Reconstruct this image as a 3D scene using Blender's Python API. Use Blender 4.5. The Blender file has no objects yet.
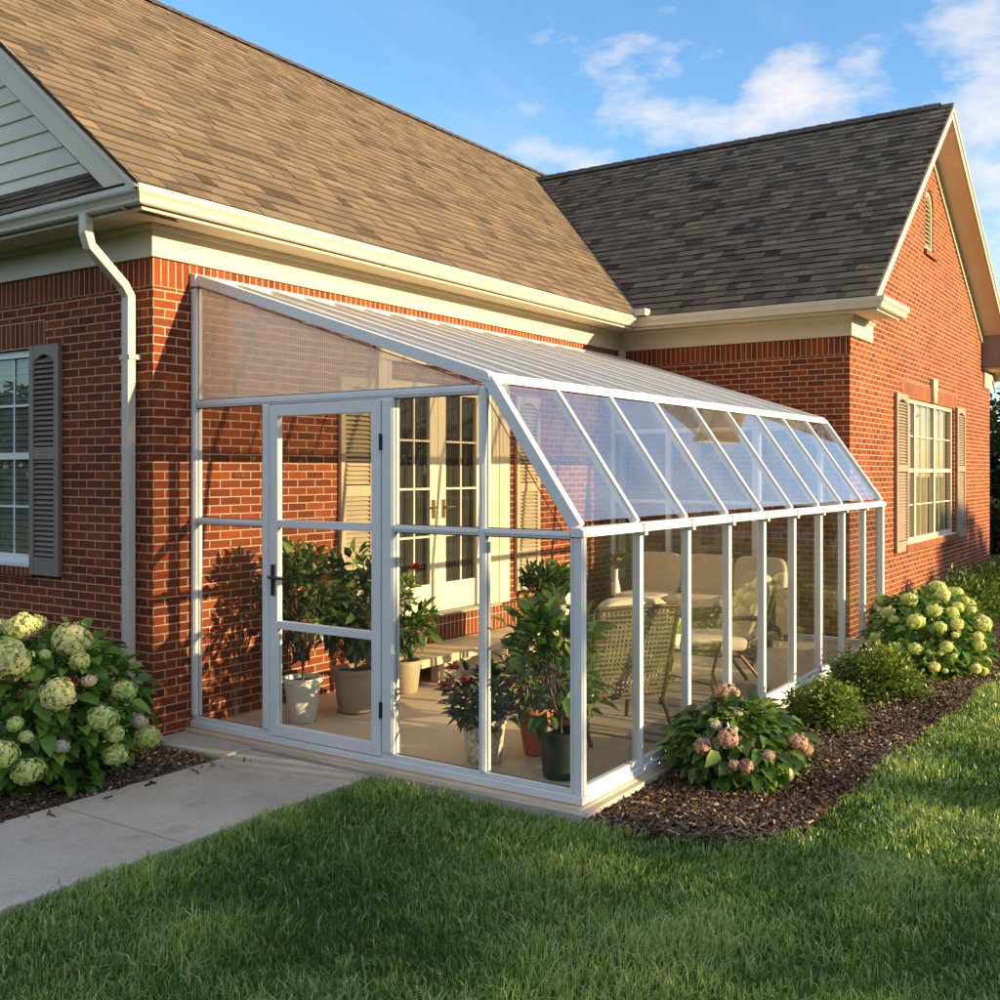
import bpy, bmesh, math, random
import numpy as np
from mathutils import Vector, Matrix
from mathutils.geometry import tessellate_polygon
R = math.radians
random.seed(7)
rng = np.random.default_rng(11)
S = bpy.context.scene
COL = S.collection

# ------------------------------------------------------------------ camera
F = 1054.0
CAM = Vector((-4.505, -5.82, 1.75))
cd = bpy.data.cameras.new('camera')
cd.sensor_width = 36.0
cd.lens = F/1000*36
cd.shift_y = -0.028
cd.clip_end = 2000
cam = bpy.data.objects.new('camera', cd)
COL.objects.link(cam)
cam.location = CAM
cam.rotation_euler = (R(90), 0, R(-55.96))
S.camera = cam

# ------------------------------------------------------------------ materials
def mat(name):
    m = bpy.data.materials.new(name); m.use_nodes = True
    nt = m.node_tree
    return m, nt, nt.nodes['Principled BSDF']

def N(nt, t, **kw):
    n = nt.nodes.new(t)
    for k, v in kw.items():
        if k.startswith('i_'):
            n.inputs[k[2:].replace('_', ' ')].default_value = v
        else:
            setattr(n, k, v)
    return n

def ramp(nt, stops, fac=None):
    n = nt.nodes.new('ShaderNodeValToRGB')
    cr = n.color_ramp
    while len(cr.elements) > 1: cr.elements.remove(cr.elements[-1])
    for i, (p, c) in enumerate(stops):
        e = cr.elements[0] if i == 0 else cr.elements.new(p)
        e.position = p; e.color = (*c, 1) if len(c) == 3 else c
    if fac is not None: nt.links.new(fac, n.inputs[0])
    return n

def mixc(nt, a, b, fac, mode='MIX'):
    n = nt.nodes.new('ShaderNodeMix'); n.data_type = 'RGBA'; n.blend_type = mode
    for sock, v in ((n.inputs[0], fac), (n.inputs[6], a), (n.inputs[7], b)):
        if hasattr(v, 'is_linked'): nt.links.new(v, sock)
        else: sock.default_value = v if not isinstance(v, tuple) else ((*v, 1) if len(v) == 3 else v)
    return n.outputs[2]

def math_(nt, op, a, b=0.0, c=None):
    n = nt.nodes.new('ShaderNodeMath'); n.operation = op
    for i, v in enumerate((a, b) if c is None else (a, b, c)):
        if hasattr(v, 'is_linked'): nt.links.new(v, n.inputs[i])
        else: n.inputs[i].default_value = v
    return n.outputs[0]

def bump(nt, b, h, strength, dist):
    n = nt.nodes.new('ShaderNodeBump'); n.inputs['Strength'].default_value = strength
    n.inputs['Distance'].default_value = dist
    nt.links.new(h, n.inputs['Height']); nt.links.new(n.outputs[0], b.inputs['Normal'])

def coord(nt, which='Object'):
    return nt.nodes.new('ShaderNodeTexCoord').outputs[which]

def noise(nt, scale, detail=4, vec=None, rough=.55):
    n = nt.nodes.new('ShaderNodeTexNoise'); n.inputs['Scale'].default_value = scale
    n.inputs['Detail'].default_value = detail; n.inputs['Roughness'].default_value = rough
    nt.links.new(vec if vec is not None else coord(nt), n.inputs['Vector'])
    return n.outputs[0]

def simple(name, col, rough=.5, var=.12, scale=8, metallic=0, bump_s=0, bump_scale=60, spec=.5):
    m, nt, b = mat(name)
    d = tuple(c*(1-var) for c in col); l = tuple(min(1, c*(1+var)) for c in col)
    r = ramp(nt, [(.3, d), (.7, l)], noise(nt, scale, 5))
    nt.links.new(r.outputs[0], b.inputs['Base Color'])
    b.inputs['Roughness'].default_value = rough; b.inputs['Metallic'].default_value = metallic
    b.inputs['Specular IOR Level'].default_value = spec
    if bump_s: bump(nt, b, noise(nt, bump_scale, 4), bump_s, .004)
    return m

def brick_mat(name, vertical=False):
    m, nt, b = mat(name)
    uv = coord(nt, 'UV')
    if vertical:
        mp = N(nt, 'ShaderNodeMapping'); mp.inputs['Rotation'].default_value = (0, 0, R(90))
        nt.links.new(uv, mp.inputs[0]); uv = mp.outputs[0]
    # slight wobble so joints are not laser straight
    nz = N(nt, 'ShaderNodeTexNoise'); nz.inputs['Scale'].default_value = 9; nt.links.new(uv, nz.inputs['Vector'])
    vs = N(nt, 'ShaderNodeVectorMath', operation='SUBTRACT'); nt.links.new(nz.outputs[1], vs.inputs[0]); vs.inputs[1].default_value = (.5, .5, .5)
    sc = N(nt, 'ShaderNodeVectorMath', operation='SCALE'); nt.links.new(vs.outputs[0], sc.inputs[0]); sc.inputs[3].default_value = .0055
    ad = N(nt, 'ShaderNodeVectorMath', operation='ADD'); nt.links.new(uv, ad.inputs[0]); nt.links.new(sc.outputs[0], ad.inputs[1])
    def bt(c1, c2, mo, bias=0):
        n = N(nt, 'ShaderNodeTexBrick'); n.offset = 0.0 if vertical else .5
        n.inputs['Scale'].default_value = 1
        n.inputs['Brick Width'].default_value = .1905; n.inputs['Row Height'].default_value = .0605
        n.inputs['Mortar Size'].default_value = .0052; n.inputs['Mortar Smooth'].default_value = .25
        n.inputs['Bias'].default_value = bias
        n.inputs['Color1'].default_value = (*c1, 1); n.inputs['Color2'].default_value = (*c2, 1); n.inputs['Mortar'].default_value = (*mo, 1)
        nt.links.new(ad.outputs[0], n.inputs['Vector']); return n
    t = bt((.265, .056, .015), (.13, .028, .013), (.47, .375, .26))
    fine = noise(nt, 55, 6, uv, .7); big = noise(nt, .9, 4, uv)
    c = mixc(nt, t.outputs[0], ramp(nt, [(.25, (.62, .6, .6)), (.75, (1.25, 1.22, 1.2))], fine).outputs[0], 1.0, 'MULTIPLY')
    c = mixc(nt, c, ramp(nt, [(.3, (.84, .84, .86)), (.7, (1.1, 1.08, 1.06))], big).outputs[0], 1.0, 'MULTIPLY')
    bl = ramp(nt, [(.60, (0, 0, 0)), (.80, (.22, .22, .22))], noise(nt, 2.3, 7, uv, .68)).outputs[0]
    c = mixc(nt, c, (.42, .33, .27), bl)
    sp_ = ramp(nt, [(.58, (1, 1, 1)), (.78, (.72, .70, .68))], noise(nt, 5.5, 6, uv, .65)).outputs[0]
    c = mixc(nt, c, sp_, 1.0, 'MULTIPLY')
    nt.links.new(c, b.inputs['Base Color'])
    b.inputs['Roughness'].default_value = .88; b.inputs['Specular IOR Level'].default_value = .25
    h = math_(nt, 'ADD', math_(nt, 'MULTIPLY', math_(nt, 'SUBTRACT', 1.0, t.outputs[1]), 1.0), math_(nt, 'MULTIPLY', fine, .35))
    bump(nt, b, h, .75, .006)
    return m

def tint_mat(name, stops, rough=.6, transl=0.0, spec=.4, attr='tint', noise_scale=0, nm=.25):
    """colour from the per-piece 'tint' attribute (every leaf, blade, chip or shingle has its own)."""
    m, nt, b = mat(name)
    a = N(nt, 'ShaderNodeAttribute', attribute_name=attr)
    r = ramp(nt, stops, a.outputs['Fac']).outputs[0]
    if noise_scale:
        r = mixc(nt, r, ramp(nt, [(.25, (1-nm,)*3), (.75, (1+nm,)*3)], noise(nt, noise_scale, 5)).outputs[0], 1.0, 'MULTIPLY')
    nt.links.new(r, b.inputs['Base Color'])
    b.inputs['Roughness'].default_value = rough; b.inputs['Specular IOR Level'].default_value = spec
    if transl:
        tr = N(nt, 'ShaderNodeBsdfTranslucent')
        g = mixc(nt, r, (1.25, 1.2, .7), 1.0, 'MULTIPLY'); nt.links.new(g, tr.inputs[0])
        mx = N(nt, 'ShaderNodeMixShader'); mx.inputs[0].default_value = transl
        nt.links.new(b.outputs[0], mx.inputs[1]); nt.links.new(tr.outputs[0], mx.inputs[2])
        nt.links.new(mx.outputs[0], nt.nodes['Material Output'].inputs[0])
    return m

def glass_mat(name, ior=1.5, film=.03, tint=(.96, .98, .98), filmcol=(.8, .8, .78)):
    """thin pane: see-through plus a Fresnel mirror on both faces, with a faint film of dust."""
    m, nt, b = mat(name); nt.nodes.remove(b)
    geo = N(nt, 'ShaderNodeNewGeometry')
    io = math_(nt, 'ADD', math_(nt, 'MULTIPLY', geo.outputs['Backfacing'], 1/ior - ior), ior)
    fr = N(nt, 'ShaderNodeFresnel'); nt.links.new(io, fr.inputs['IOR'])
    tr = N(nt, 'ShaderNodeBsdfTransparent'); tr.inputs[0].default_value = (*tint, 1)
    gl = N(nt, 'ShaderNodeBsdfGlossy'); gl.inputs['Roughness'].default_value = 0.0; gl.inputs[0].default_value = (1, 1, 1, 1)
    nb = N(nt, 'ShaderNodeBump'); nb.inputs['Strength'].default_value = .02; nb.inputs['Distance'].default_value = .02
    nt.links.new(noise(nt, 2.2, 1), nb.inputs['Height']); nt.links.new(nb.outputs[0], gl.inputs['Normal'])
    df = N(nt, 'ShaderNodeBsdfDiffuse'); df.inputs[0].default_value = (*filmcol, 1)
    m1 = N(nt, 'ShaderNodeMixShader')
    dust = ramp(nt, [(.3, (film*.5,)*3), (.75, (film*1.5,)*3)], noise(nt, 1.7, 5)).outputs[0]
    nt.links.new(dust, m1.inputs[0]); nt.links.new(tr.outputs[0], m1.inputs[1]); nt.links.new(df.outputs[0], m1.inputs[2])
    m2 = N(nt, 'ShaderNodeMixShader'); nt.links.new(fr.outputs[0], m2.inputs[0])
    nt.links.new(m1.outputs[0], m2.inputs[1]); nt.links.new(gl.outputs[0], m2.inputs[2])
    nt.links.new(m2.outputs[0], nt.nodes['Material Output'].inputs[0])
    return m

def poly_mat(name, axis, opac=.42):
    """twin-wall polycarbonate: milky, part see-through, with fine flutes."""
    m, nt, b = mat(name); nt.nodes.remove(b)
    sep = N(nt, 'ShaderNodeSeparateXYZ'); nt.links.new(coord(nt), sep.inputs[0])
    v = math_(nt, 'FRACT', math_(nt, 'MULTIPLY', sep.outputs[axis], 62.0))
    line = math_(nt, 'LESS_THAN', v, .24)
    geo = N(nt, 'ShaderNodeNewGeometry')
    io = math_(nt, 'ADD', math_(nt, 'MULTIPLY', geo.outputs['Backfacing'], 1/1.32 - 1.32), 1.32)
    fr = N(nt, 'ShaderNodeFresnel'); nt.links.new(io, fr.inputs['IOR'])
    tr = N(nt, 'ShaderNodeBsdfTransparent'); tr.inputs[0].default_value = (.97, .97, .96, 1)
    df = N(nt, 'ShaderNodeBsdfDiffuse'); df.inputs[0].default_value = (.85, .85, .85, 1)
    tl = N(nt, 'ShaderNodeBsdfTranslucent'); tl.inputs[0].default_value = (.92, .9, .86, 1)
    gl = N(nt, 'ShaderNodeBsdfGlossy'); gl.inputs['Roughness'].default_value = .16; gl.inputs[0].default_value = (.85, .85, .85, 1)
    md = N(nt, 'ShaderNodeMixShader'); md.inputs[0].default_value = .68
    nt.links.new(df.outputs[0], md.inputs[1]); nt.links.new(tl.outputs[0], md.inputs[2])
    m1 = N(nt, 'ShaderNodeMixShader')
    op = math_(nt, 'ADD', math_(nt, 'MULTIPLY', line, .2), opac*.5)
    nt.links.new(op, m1.inputs[0]); nt.links.new(tr.outputs[0], m1.inputs[1]); nt.links.new(md.outputs[0], m1.inputs[2])
    m2 = N(nt, 'ShaderNodeMixShader'); nt.links.new(fr.outputs[0], m2.inputs[0])
    nt.links.new(m1.outputs[0], m2.inputs[1]); nt.links.new(gl.outputs[0], m2.inputs[2])
    nt.links.new(m2.outputs[0], nt.nodes['Material Output'].inputs[0])
    return m

M = {}
M['brick'] = brick_mat('red_brick'); M['soldier'] = brick_mat('red_brick_soldier_course', True)
M['trim'] = simple('cream_trim_paint', (.545, .495, .39), .45, .05, 3)
M['soffit'] = simple('cream_soffit_board', (.62, .53, .40), .6, .06, 3)
M['rake_soffit'] = simple('pale_rake_soffit_board', (.74, .68, .58), .6, .06, 3)
M['gutter'] = simple('cream_gutter_enamel', (.52, .485, .415), .35, .05, 4)
M['siding'] = simple('pale_vinyl_siding', (.72, .68, .58), .5, .05, 3)
M['alu'] = simple('white_powder_coat', (.70, .745, .79), .33, .04, 5)
M['concrete'] = simple('broom_finished_concrete', (.52, .465, .37), .85, .16, 3.2, bump_s=.35, bump_scale=130)
def concrete_mat():
    m, nt, b = mat('weathered_walk_concrete')
    base = ramp(nt, [(.25, (.31, .295, .255)), (.5, (.405, .385, .34)), (.75, (.47, .45, .40))], noise(nt, 1.3, 6, None, .6))
    sp = ramp(nt, [(.30, (.72, .71, .69)), (.5, (1, 1, 1)), (.72, (1.16, 1.15, 1.13))], noise(nt, 95, 5, None, .75))
    st_ = ramp(nt, [(.55, (1, 1, 1)), (.72, (.80, .78, .75))], noise(nt, 4.3, 6, None, .65))
    c = mixc(nt, mixc(nt, base.outputs[0], sp.outputs[0], 1.0, 'MULTIPLY'), st_.outputs[0], 1.0, 'MULTIPLY')
    nt.links.new(c, b.inputs['Base Color']); b.inputs['Roughness'].default_value = .9; b.inputs['Specular IOR Level'].default_value = .25
    bump(nt, b, noise(nt, 140, 4), .4, .003); return m
M['concrete'] = concrete_mat()
M['gasket'] = simple('grey_rubber_gasket', (.10, .10, .105), .7, .1, 20)
M['floor'] = simple('smooth_tan_concrete', (.54, .43, .295), .6, .10, 1.6, bump_s=.1, bump_scale=60)
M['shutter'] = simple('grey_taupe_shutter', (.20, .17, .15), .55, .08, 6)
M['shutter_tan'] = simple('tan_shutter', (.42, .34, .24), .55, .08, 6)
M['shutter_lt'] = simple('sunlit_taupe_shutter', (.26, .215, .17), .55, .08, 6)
M['doorpaint'] = simple('cream_door_paint', (.76, .67, .50), .4, .05, 5)
M['black'] = simple('black_hardware', (.012, .012, .013), .35, .2, 20)
M['brass'] = simple('dull_brass', (.30, .22, .10), .35, .1, 20, metallic=.9)
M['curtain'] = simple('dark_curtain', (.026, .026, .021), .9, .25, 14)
M['sheer'] = simple('beige_curtain', (.27, .22, .155), .9, .2, 10)
M['blind'] = simple('beige_blind_slat', (.13, .125, .10), .6, .08, 10)
M['glass'] = glass_mat('clear_pane', 1.32, .006)
M['frontglass'] = glass_mat('front_pane', 1.6, .006)
M['coated'] = glass_mat('coated_sloped_pane', 2.2, .04, (.95, .97, .98), (.70, .78, .88))
M['winglass'] = glass_mat('window_pane', 1.33, .01, (.92, .94, .92))
M['poly_v'] = poly_mat('fluted_polycarbonate_wall', 1, .62)
M['poly_r'] = poly_mat('fluted_polycarbonate_roof', 0, .95)
M['bronze'] = simple('bronze_tube_metal', (.075, .052, .03), .38, .2, 20, metallic=.5)
M['weave'] = simple('brown_resin_weave', (.052, .036, .018), .55, .2, 40)
M['cushion'] = simple('cream_cushion_cloth', (.60, .50, .37), .9, .08, 12, bump_s=.25, bump_scale=220)
M['wicker'] = simple('dark_wicker', (.055, .04, .03), .6, .3, 60)
M['pot_white'] = simple('white_glazed_pot', (.70, .68, .63), .4, .05, 8)
M['pot_taupe'] = simple('taupe_plastic_pot', (.36, .29, .21), .5, .08, 8)
M['terracotta'] = simple('terracotta_clay', (.42, .13, .045), .8, .15, 14)
M['pot_dark'] = simple('dark_green_plastic_pot', (.008, .017, .015), .4, .2, 10)
M['soil'] = simple('potting_soil', (.035, .022, .014), .95, .4, 60)
M['bark'] = simple('brown_bark', (.085, .06, .04), .9, .35, 30, bump_s=.5, bump_scale=50)
M['stemgreen'] = simple('green_stem', (.09, .10, .03), .7, .25, 20)
M['asphalt'] = simple('street_asphalt', (.11, .11, .11), .9, .15, 20)
M['asph_roof'] = simple('shingle_underlay', (.06, .05, .042), .95, .2, 20)
M['stone'] = simple('cream_limestone', (.58, .46, .30), .8, .1, 9)
M['mauve'] = simple('mauve_metal_flashing', (.22, .17, .16), .5, .1, 8)
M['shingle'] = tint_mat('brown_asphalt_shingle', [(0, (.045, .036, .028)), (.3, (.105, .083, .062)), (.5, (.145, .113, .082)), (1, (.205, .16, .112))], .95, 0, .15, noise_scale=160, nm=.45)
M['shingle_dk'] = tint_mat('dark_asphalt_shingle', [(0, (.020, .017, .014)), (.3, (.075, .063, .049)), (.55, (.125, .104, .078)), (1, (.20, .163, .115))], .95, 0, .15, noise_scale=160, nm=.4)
M['chips'] = tint_mat('bark_mulch_chip', [(0, (.032, .021, .015)), (.5, (.095, .063, .043)), (.8, (.19, .135, .095)), (1, (.42, .34, .26))], .9, 0, .2)
M['grass'] = tint_mat('lawn_grass_blade', [(0, (.055, .125, .024)), (.45, (.165, .300, .070)), (.8, (.35, .47, .15)), (1, (.52, .46, .25))], .36, .35, .6)
M['leaf_h'] = tint_mat('hydrangea_leaf', [(0, (.042, .105, .017)), (.6, (.105, .235, .032)), (1, (.23, .35, .06))], .42, .25, .5)
M['leaf_d'] = tint_mat('dark_glossy_leaf', [(0, (.018, .038, .012)), (.6, (.050, .095, .022)), (1, (.14, .19, .04))], .32, .2, .5)
M['leaf_m'] = tint_mat('mid_green_leaf', [(0, (.028, .07, .014)), (.6, (.07, .15, .026)), (1, (.18, .25, .05))], .4, .3, .5)
M['leaf_b'] = tint_mat('boxwood_leaf', [(0, (.045, .095, .015)), (.5, (.125, .205, .032)), (1, (.29, .35, .07))], .45, .25, .45)
M['leaf_s'] = tint_mat('foundation_shrub_leaf', [(0, (.03, .075, .014)), (.6, (.08, .155, .024)), (1, (.16, .23, .04))], .5, .25, .4)
M['leaf_t'] = tint_mat('tree_leaf', [(0, (.012, .026, .010)), (.6, (.03, .055, .018)), (1, (.06, .09, .025))], .55, .25, .3)
M['petal_g'] = tint_mat('lime_cream_petal', [(0, (.38, .50, .12)), (.5, (.62, .71, .27)), (1, (.80, .82, .50))], .6, .3, .3)
M['petal_c'] = tint_mat('cream_blush_petal', [(0, (.48, .54, .18)), (.55, (.74, .76, .40)), (.93, (.82, .80, .56)), (1, (.66, .48, .40))], .6, .3, .3)
M['petal_w'] = tint_mat('white_petal', [(0, (.52, .50, .42)), (1, (.66, .63, .55))], .6, .3, .3)
M['petal_p'] = tint_mat('faded_pink_petal', [(0, (.34, .21, .17)), (.5, (.48, .33, .28)), (1, (.66, .55, .46))], .6, .3, .3)
M['petal_r'] = tint_mat('red_petal', [(0, (.40, .015, .02)), (1, (.62, .05, .06))], .5, .3, .3)
M['petal_k'] = tint_mat('pink_petal', [(0, (.48, .05, .11)), (1, (.68, .16, .22))], .5, .3, .3)
M['petal_y'] = tint_mat('yellow_petal', [(0, (.6, .35, .08)), (1, (.72, .55, .28))], .5, .3, .3)

def lawn_mat():
    m, nt, b = mat('lawn_soil_and_thatch')
    r = ramp(nt, [(.25, (.036, .064, .013)), (.5, (.062, .105, .02)), (.75, (.10, .135, .032))], noise(nt, 3, 6))
    f = ramp(nt, [(.3, (.5, .5, .5)), (.7, (1.5, 1.5, 1.4))], noise(nt, 90, 6, None, .75))
    nt.links.new(mixc(nt, r.outputs[0], f.outputs[0], 1.0, 'MULTIPLY'), b.inputs['Base Color'])
    b.inputs['Roughness'].default_value = .95; b.inputs['Specular IOR Level'].default_value = .1
    bump(nt, b, noise(nt, 70, 6), .8, .03)
    return m
M['lawn'] = lawn_mat()
M['mulch'] = simple('mulch_base', (.035, .021, .014), .95, .5, 35, bump_s=.9, bump_scale=60)

def rug_mat():
    m, nt, b = mat('striped_woven_rug')
    sep = N(nt, 'ShaderNodeSeparateXYZ'); nt.links.new(coord(nt), sep.inputs[0])
    s = math_(nt, 'SINE', math_(nt, 'MULTIPLY', sep.outputs[0], 52.0))
    s2 = math_(nt, 'SINE', math_(nt, 'MULTIPLY', sep.outputs[0], 23.0))
    f = math_(nt, 'ADD', math_(nt, 'MULTIPLY', math_(nt, 'ADD', s, s2), .22), .5)
    r = ramp(nt, [(.2, (.15, .13, .11)), (.45, (.32, .26, .19)), (.6, (.45, .37, .26)), (.85, (.22, .2, .19))], f)
    nt.links.new(r.outputs[0], b.inputs['Base Color']); b.inputs['Roughness'].default_value = .95
    bump(nt, b, noise(nt, 200, 3), .4, .004)
    return m
M['rug'] = rug_mat()

def pebble_mat():
    m, nt, b = mat('white_mosaic_pot')
    v = N(nt, 'ShaderNodeTexVoronoi'); v.inputs['Scale'].default_value = 42; nt.links.new(coord(nt), v.inputs['Vector'])
    r = ramp(nt, [(.1, (.66, .64, .58)), (.55, (.50, .48, .42)), (.8, (.30, .28, .24))], v.outputs['Distance'])
    nt.links.new(r.outputs[0], b.inputs['Base Color']); b.inputs['Roughness'].default_value = .6
    bump(nt, b, math_(nt, 'SUBTRACT', 1.0, v.outputs['Distance']), .7, .006)
    return m
M['pebble'] = pebble_mat()

# ------------------------------------------------------------------ object helpers
def tag(o, label=None, cat=None, group=None, kind=None):
    if label: o['label'] = label
    if cat: o['category'] = cat
    if group: o['group'] = group
    if kind: o['kind'] = kind
    return o

def thing(name, label, cat, loc=(0, 0, 0), rz=0, group=None):
    o = bpy.data.objects.new(name, None); COL.objects.link(o)
    o.location = loc; o.rotation_euler = (0, 0, rz); o.empty_display_size = .1
    return tag(o, label, cat, group)

def dup(root, loc, rz, label, group=None):
    r = root.copy(); COL.objects.link(r); r.location = loc; r.rotation_euler = (0, 0, rz)
    r['label'] = label
    if group: r['group'] = group
    for ch in list(root.children):
        c = ch.copy(); COL.objects.link(c); c.parent = r
        for g in list(ch.children):
            d = g.copy(); COL.objects.link(d); d.parent = c
    return r

class MB:
    def __init__(s): s.v = []; s.f = []; s.uv = {}
    def add(s, vs, fs):
        n = len(s.v); s.v += [tuple(p) for p in vs]; s.f += [tuple(i+n for i in f) for f in fs]; return s
    def box(s, x0, x1, y0, y1, z0, z1):
        x0, x1 = min(x0, x1), max(x0, x1); y0, y1 = min(y0, y1), max(y0, y1); z0, z1 = min(z0, z1), max(z0, z1)
        return s.add([(x0,y0,z0),(x1,y0,z0),(x1,y1,z0),(x0,y1,z0),(x0,y0,z1),(x1,y0,z1),(x1,y1,z1),(x0,y1,z1)],
                     [(0,3,2,1),(4,5,6,7),(0,1,5,4),(1,2,6,5),(2,3,7,6),(3,0,4,7)])
    def bar(s, p, q, w, h, up=(0, 0, 1)):
        p, q = Vector(p), Vector(q); d = (q-p).normalized(); up = Vector(up)
        a = d.cross(up).normalized()*(w/2); b = a.cross(d).normalized()*(h/2)
        vs = [p-a-b, p+a-b, p+a+b, p-a+b, q-a-b, q+a-b, q+a+b, q-a+b]
        return s.add(vs, [(0,1,2,3),(7,6,5,4),(0,4,5,1),(1,5,6,2),(2,6,7,3),(3,7,4,0)])
    def prism(s, poly, fn, d0, d1):
        n = len(poly)
        vs = [fn(u, v, d0) for u, v in poly] + [fn(u, v, d1) for u, v in poly]
        fs = [tuple(range(n)), tuple(range(2*n-1, n-1, -1))] + [(i, i+n, (i+1) % n + n, (i+1) % n) for i in range(n)]
        return s.add(vs, fs)
    def tube(s, pts, r, n=8, r2=None):
        pts = [Vector(p) for p in pts]; rings = []; m = len(pts)
        ref = Vector((0, 0, 1))
        for i, p in enumerate(pts):
            d = (pts[min(i+1, m-1)] - pts[max(i-1, 0)]).normalized()
            a = d.cross(ref)
            if a.length < .05: a = d.cross(Vector((1, 0, 0)))
            a.normalize(); b = d.cross(a)
            rr = r if r2 is None else r + (r2-r)*i/(m-1)
            rings.append([p + a*math.cos(t)*rr + b*math.sin(t)*rr for t in [k*2*math.pi/n for k in range(n)]])
        vs = [q for ring in rings for q in ring]
        fs = [(i*n+k, i*n+(k+1) % n, (i+1)*n+(k+1) % n, (i+1)*n+k) for i in range(m-1) for k in range(n)]
        fs += [tuple(range(n-1, -1, -1)), tuple((m-1)*n+k for k in range(n))]
        return s.add(vs, fs)
    def lathe(s, prof, n=32, c=(0, 0)):
        vs = [(c[0]+r*math.cos(k*2*math.pi/n), c[1]+r*math.sin(k*2*math.pi/n), z) for r, z in prof for k in range(n)]
        m = len(prof)
        fs = [(i*n+k, i*n+(k+1) % n, (i+1)*n+(k+1) % n, (i+1)*n+k) for i in range(m-1) for k in range(n)]
        fs += [tuple(range(n-1, -1, -1)), tuple((m-1)*n+k for k in range(n))]
        return s.add(vs, fs)
    def sweep(s, path, prof, closed_prof=True):
        path = [Vector(p) for p in path]; m = len(path); k = len(prof); vs = []
        for i, p in enumerate(path):
            ns = []
            if i > 0: d = (path[i]-path[i-1]).normalized(); ns.append(Vector((d.y, -d.x)))
            if i < m-1: d = (path[i+1]-path[i]).normalized(); ns.append(Vector((d.y, -d.x)))
            if len(ns) == 2:
                mi = (ns[0]+ns[1]).normalized(); mi = mi/mi.dot(ns[0])
            else: mi = ns[0]
            vs += [(p.x+mi.x*o, p.y+mi.y*o, z) for o, z in prof]
        fs = [(i*k+j, i*k+(j+1) % k, (i+1)*k+(j+1) % k, (i+1)*k+j) for i in range(m-1) for j in range(k)]
        fs += [tuple(range(k-1, -1, -1)), tuple((m-1)*k+j for j in range(k))]
        return s.add(vs, fs)
    def build(s, name, m, parent=None, smooth=False, bevel=0, off=(0, 0, 0), vo=0):
        me = bpy.data.meshes.new(name)
        me.from_pydata([(x-off[0], y-off[1], z-off[2]) for x, y, z in s.v], [], s.f); me.update()
        bm = bmesh.new(); bm.from_mesh(me); bmesh.ops.recalc_face_normals(bm, faces=bm.faces)
        uvl = bm.loops.layers.uv.new('UVMap')
        for f in bm.faces:
            n = f.normal; ax = max(range(3), key=lambda i: abs(n[i]))
            for l in f.loops:
                c = l.vert.co
                l[uvl].uv = (c.x+off[0], c.y+off[1]) if ax == 2 else ((c.y+off[1]+.04, c.z+off[2]+vo) if ax == 0 else (c.x+off[0], c.z+off[2]+vo))
            f.smooth = smooth
        bm.to_mesh(me); bm.free()
        me.materials.append(m)
        o = bpy.data.objects.new(name, me); COL.objects.link(o)
        if parent: o.parent = parent
        if bevel:
            b = o.modifiers.new('bevel', 'BEVEL'); b.width = bevel; b.segments = 2; b.limit_method = 'ANGLE'; b.angle_limit = R(50)
        if smooth:
            try: me.set_sharp_from_angle(angle=R(40))
            except Exception: pass
        return o

def np_mesh(name, V, quads, m, parent=None, tint=None, tris=None, smooth=False):
    """big meshes straight from arrays"""
    me = bpy.data.meshes.new(name)
    V = np.asarray(V, dtype=np.float32)
    q = np.asarray(quads, dtype=np.int32) if quads is not None else np.zeros((0, 4), np.int32)
    t = np.asarray(tris, dtype=np.int32) if tris is not None else np.zeros((0, 3), np.int32)
    nl = q.size + t.size
    me.vertices.add(len(V)); me.vertices.foreach_set('co', V.ravel())
    me.loops.add(nl); me.loops.foreach_set('vertex_index', np.concatenate([q.ravel(), t.ravel()]))
    me.polygons.add(len(q)+len(t))
    st = np.concatenate([np.arange(len(q))*4, q.size + np.arange(len(t))*3]).astype(np.int32)
    me.polygons.foreach_set('loop_start', st)
    me.update(calc_edges=True); me.validate()
    if tint is not None:
        a = me.attributes.new('tint', 'FLOAT', 'POINT'); a.data.foreach_set('value', np.asarray(tint, dtype=np.float32))
    me.polygons.foreach_set('use_smooth', np.full(len(me.polygons), bool(smooth)))
    me.materials.append(m)
    o = bpy.data.objects.new(name, me); COL.objects.link(o)
    if parent: o.parent = parent
    return o

def unit(a): return a/np.maximum(np.linalg.norm(a, axis=-1, keepdims=True), 1e-9)

def leaf_arrays(P, D, U, L, W, fold=.25, droop=.2):
    """P base points, D direction, U up hint, L lengths, W widths -> verts (n*8,3), quads, tris"""
    n = len(P); D = unit(D); Sd = unit(np.cross(D, U)); Nn = unit(np.cross(Sd, D))
    L = L[:, None]; W = W[:, None]
    def pt(t, s, h): return P + D*L*t + Sd*W*s + Nn*(W*h*fold*2 - L*droop*t*t)
    V = np.stack([pt(0, 0, 0), pt(.38, 0, 0), pt(.72, 0, 0), pt(1, 0, 0),
                  pt(.32, .5, .5), pt(.68, .38, .38), pt(.32, -.5, .5), pt(.68, -.38, .38)], 1).reshape(-1, 3)
    b = (np.arange(n)*8)[:, None]
    q = np.concatenate([b+np.array([[1, 4, 5, 2]]), b+np.array([[1, 2, 7, 6]])])
    t = np.concatenate([b+np.array([[0, 4, 1]]), b+np.array([[2, 5, 3]]), b+np.array([[0, 1, 6]]), b+np.array([[2, 3, 7]])])
    return V, q, t

def foliage(name, P, D, L, W, m, parent, tint=None, fold=.25, droop=.2):
    n = len(P); U = np.tile(np.array([[0, 0, 1.0]]), (n, 1)) + rng.normal(0, .35, (n, 3))
    V, q, t = leaf_arrays(P, D, U, L, W, fold, droop)
    if tint is None: tint = rng.random(n)
    return np_mesh(name, V, q, m, parent, np.repeat(tint, 8), t, smooth=True)

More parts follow.
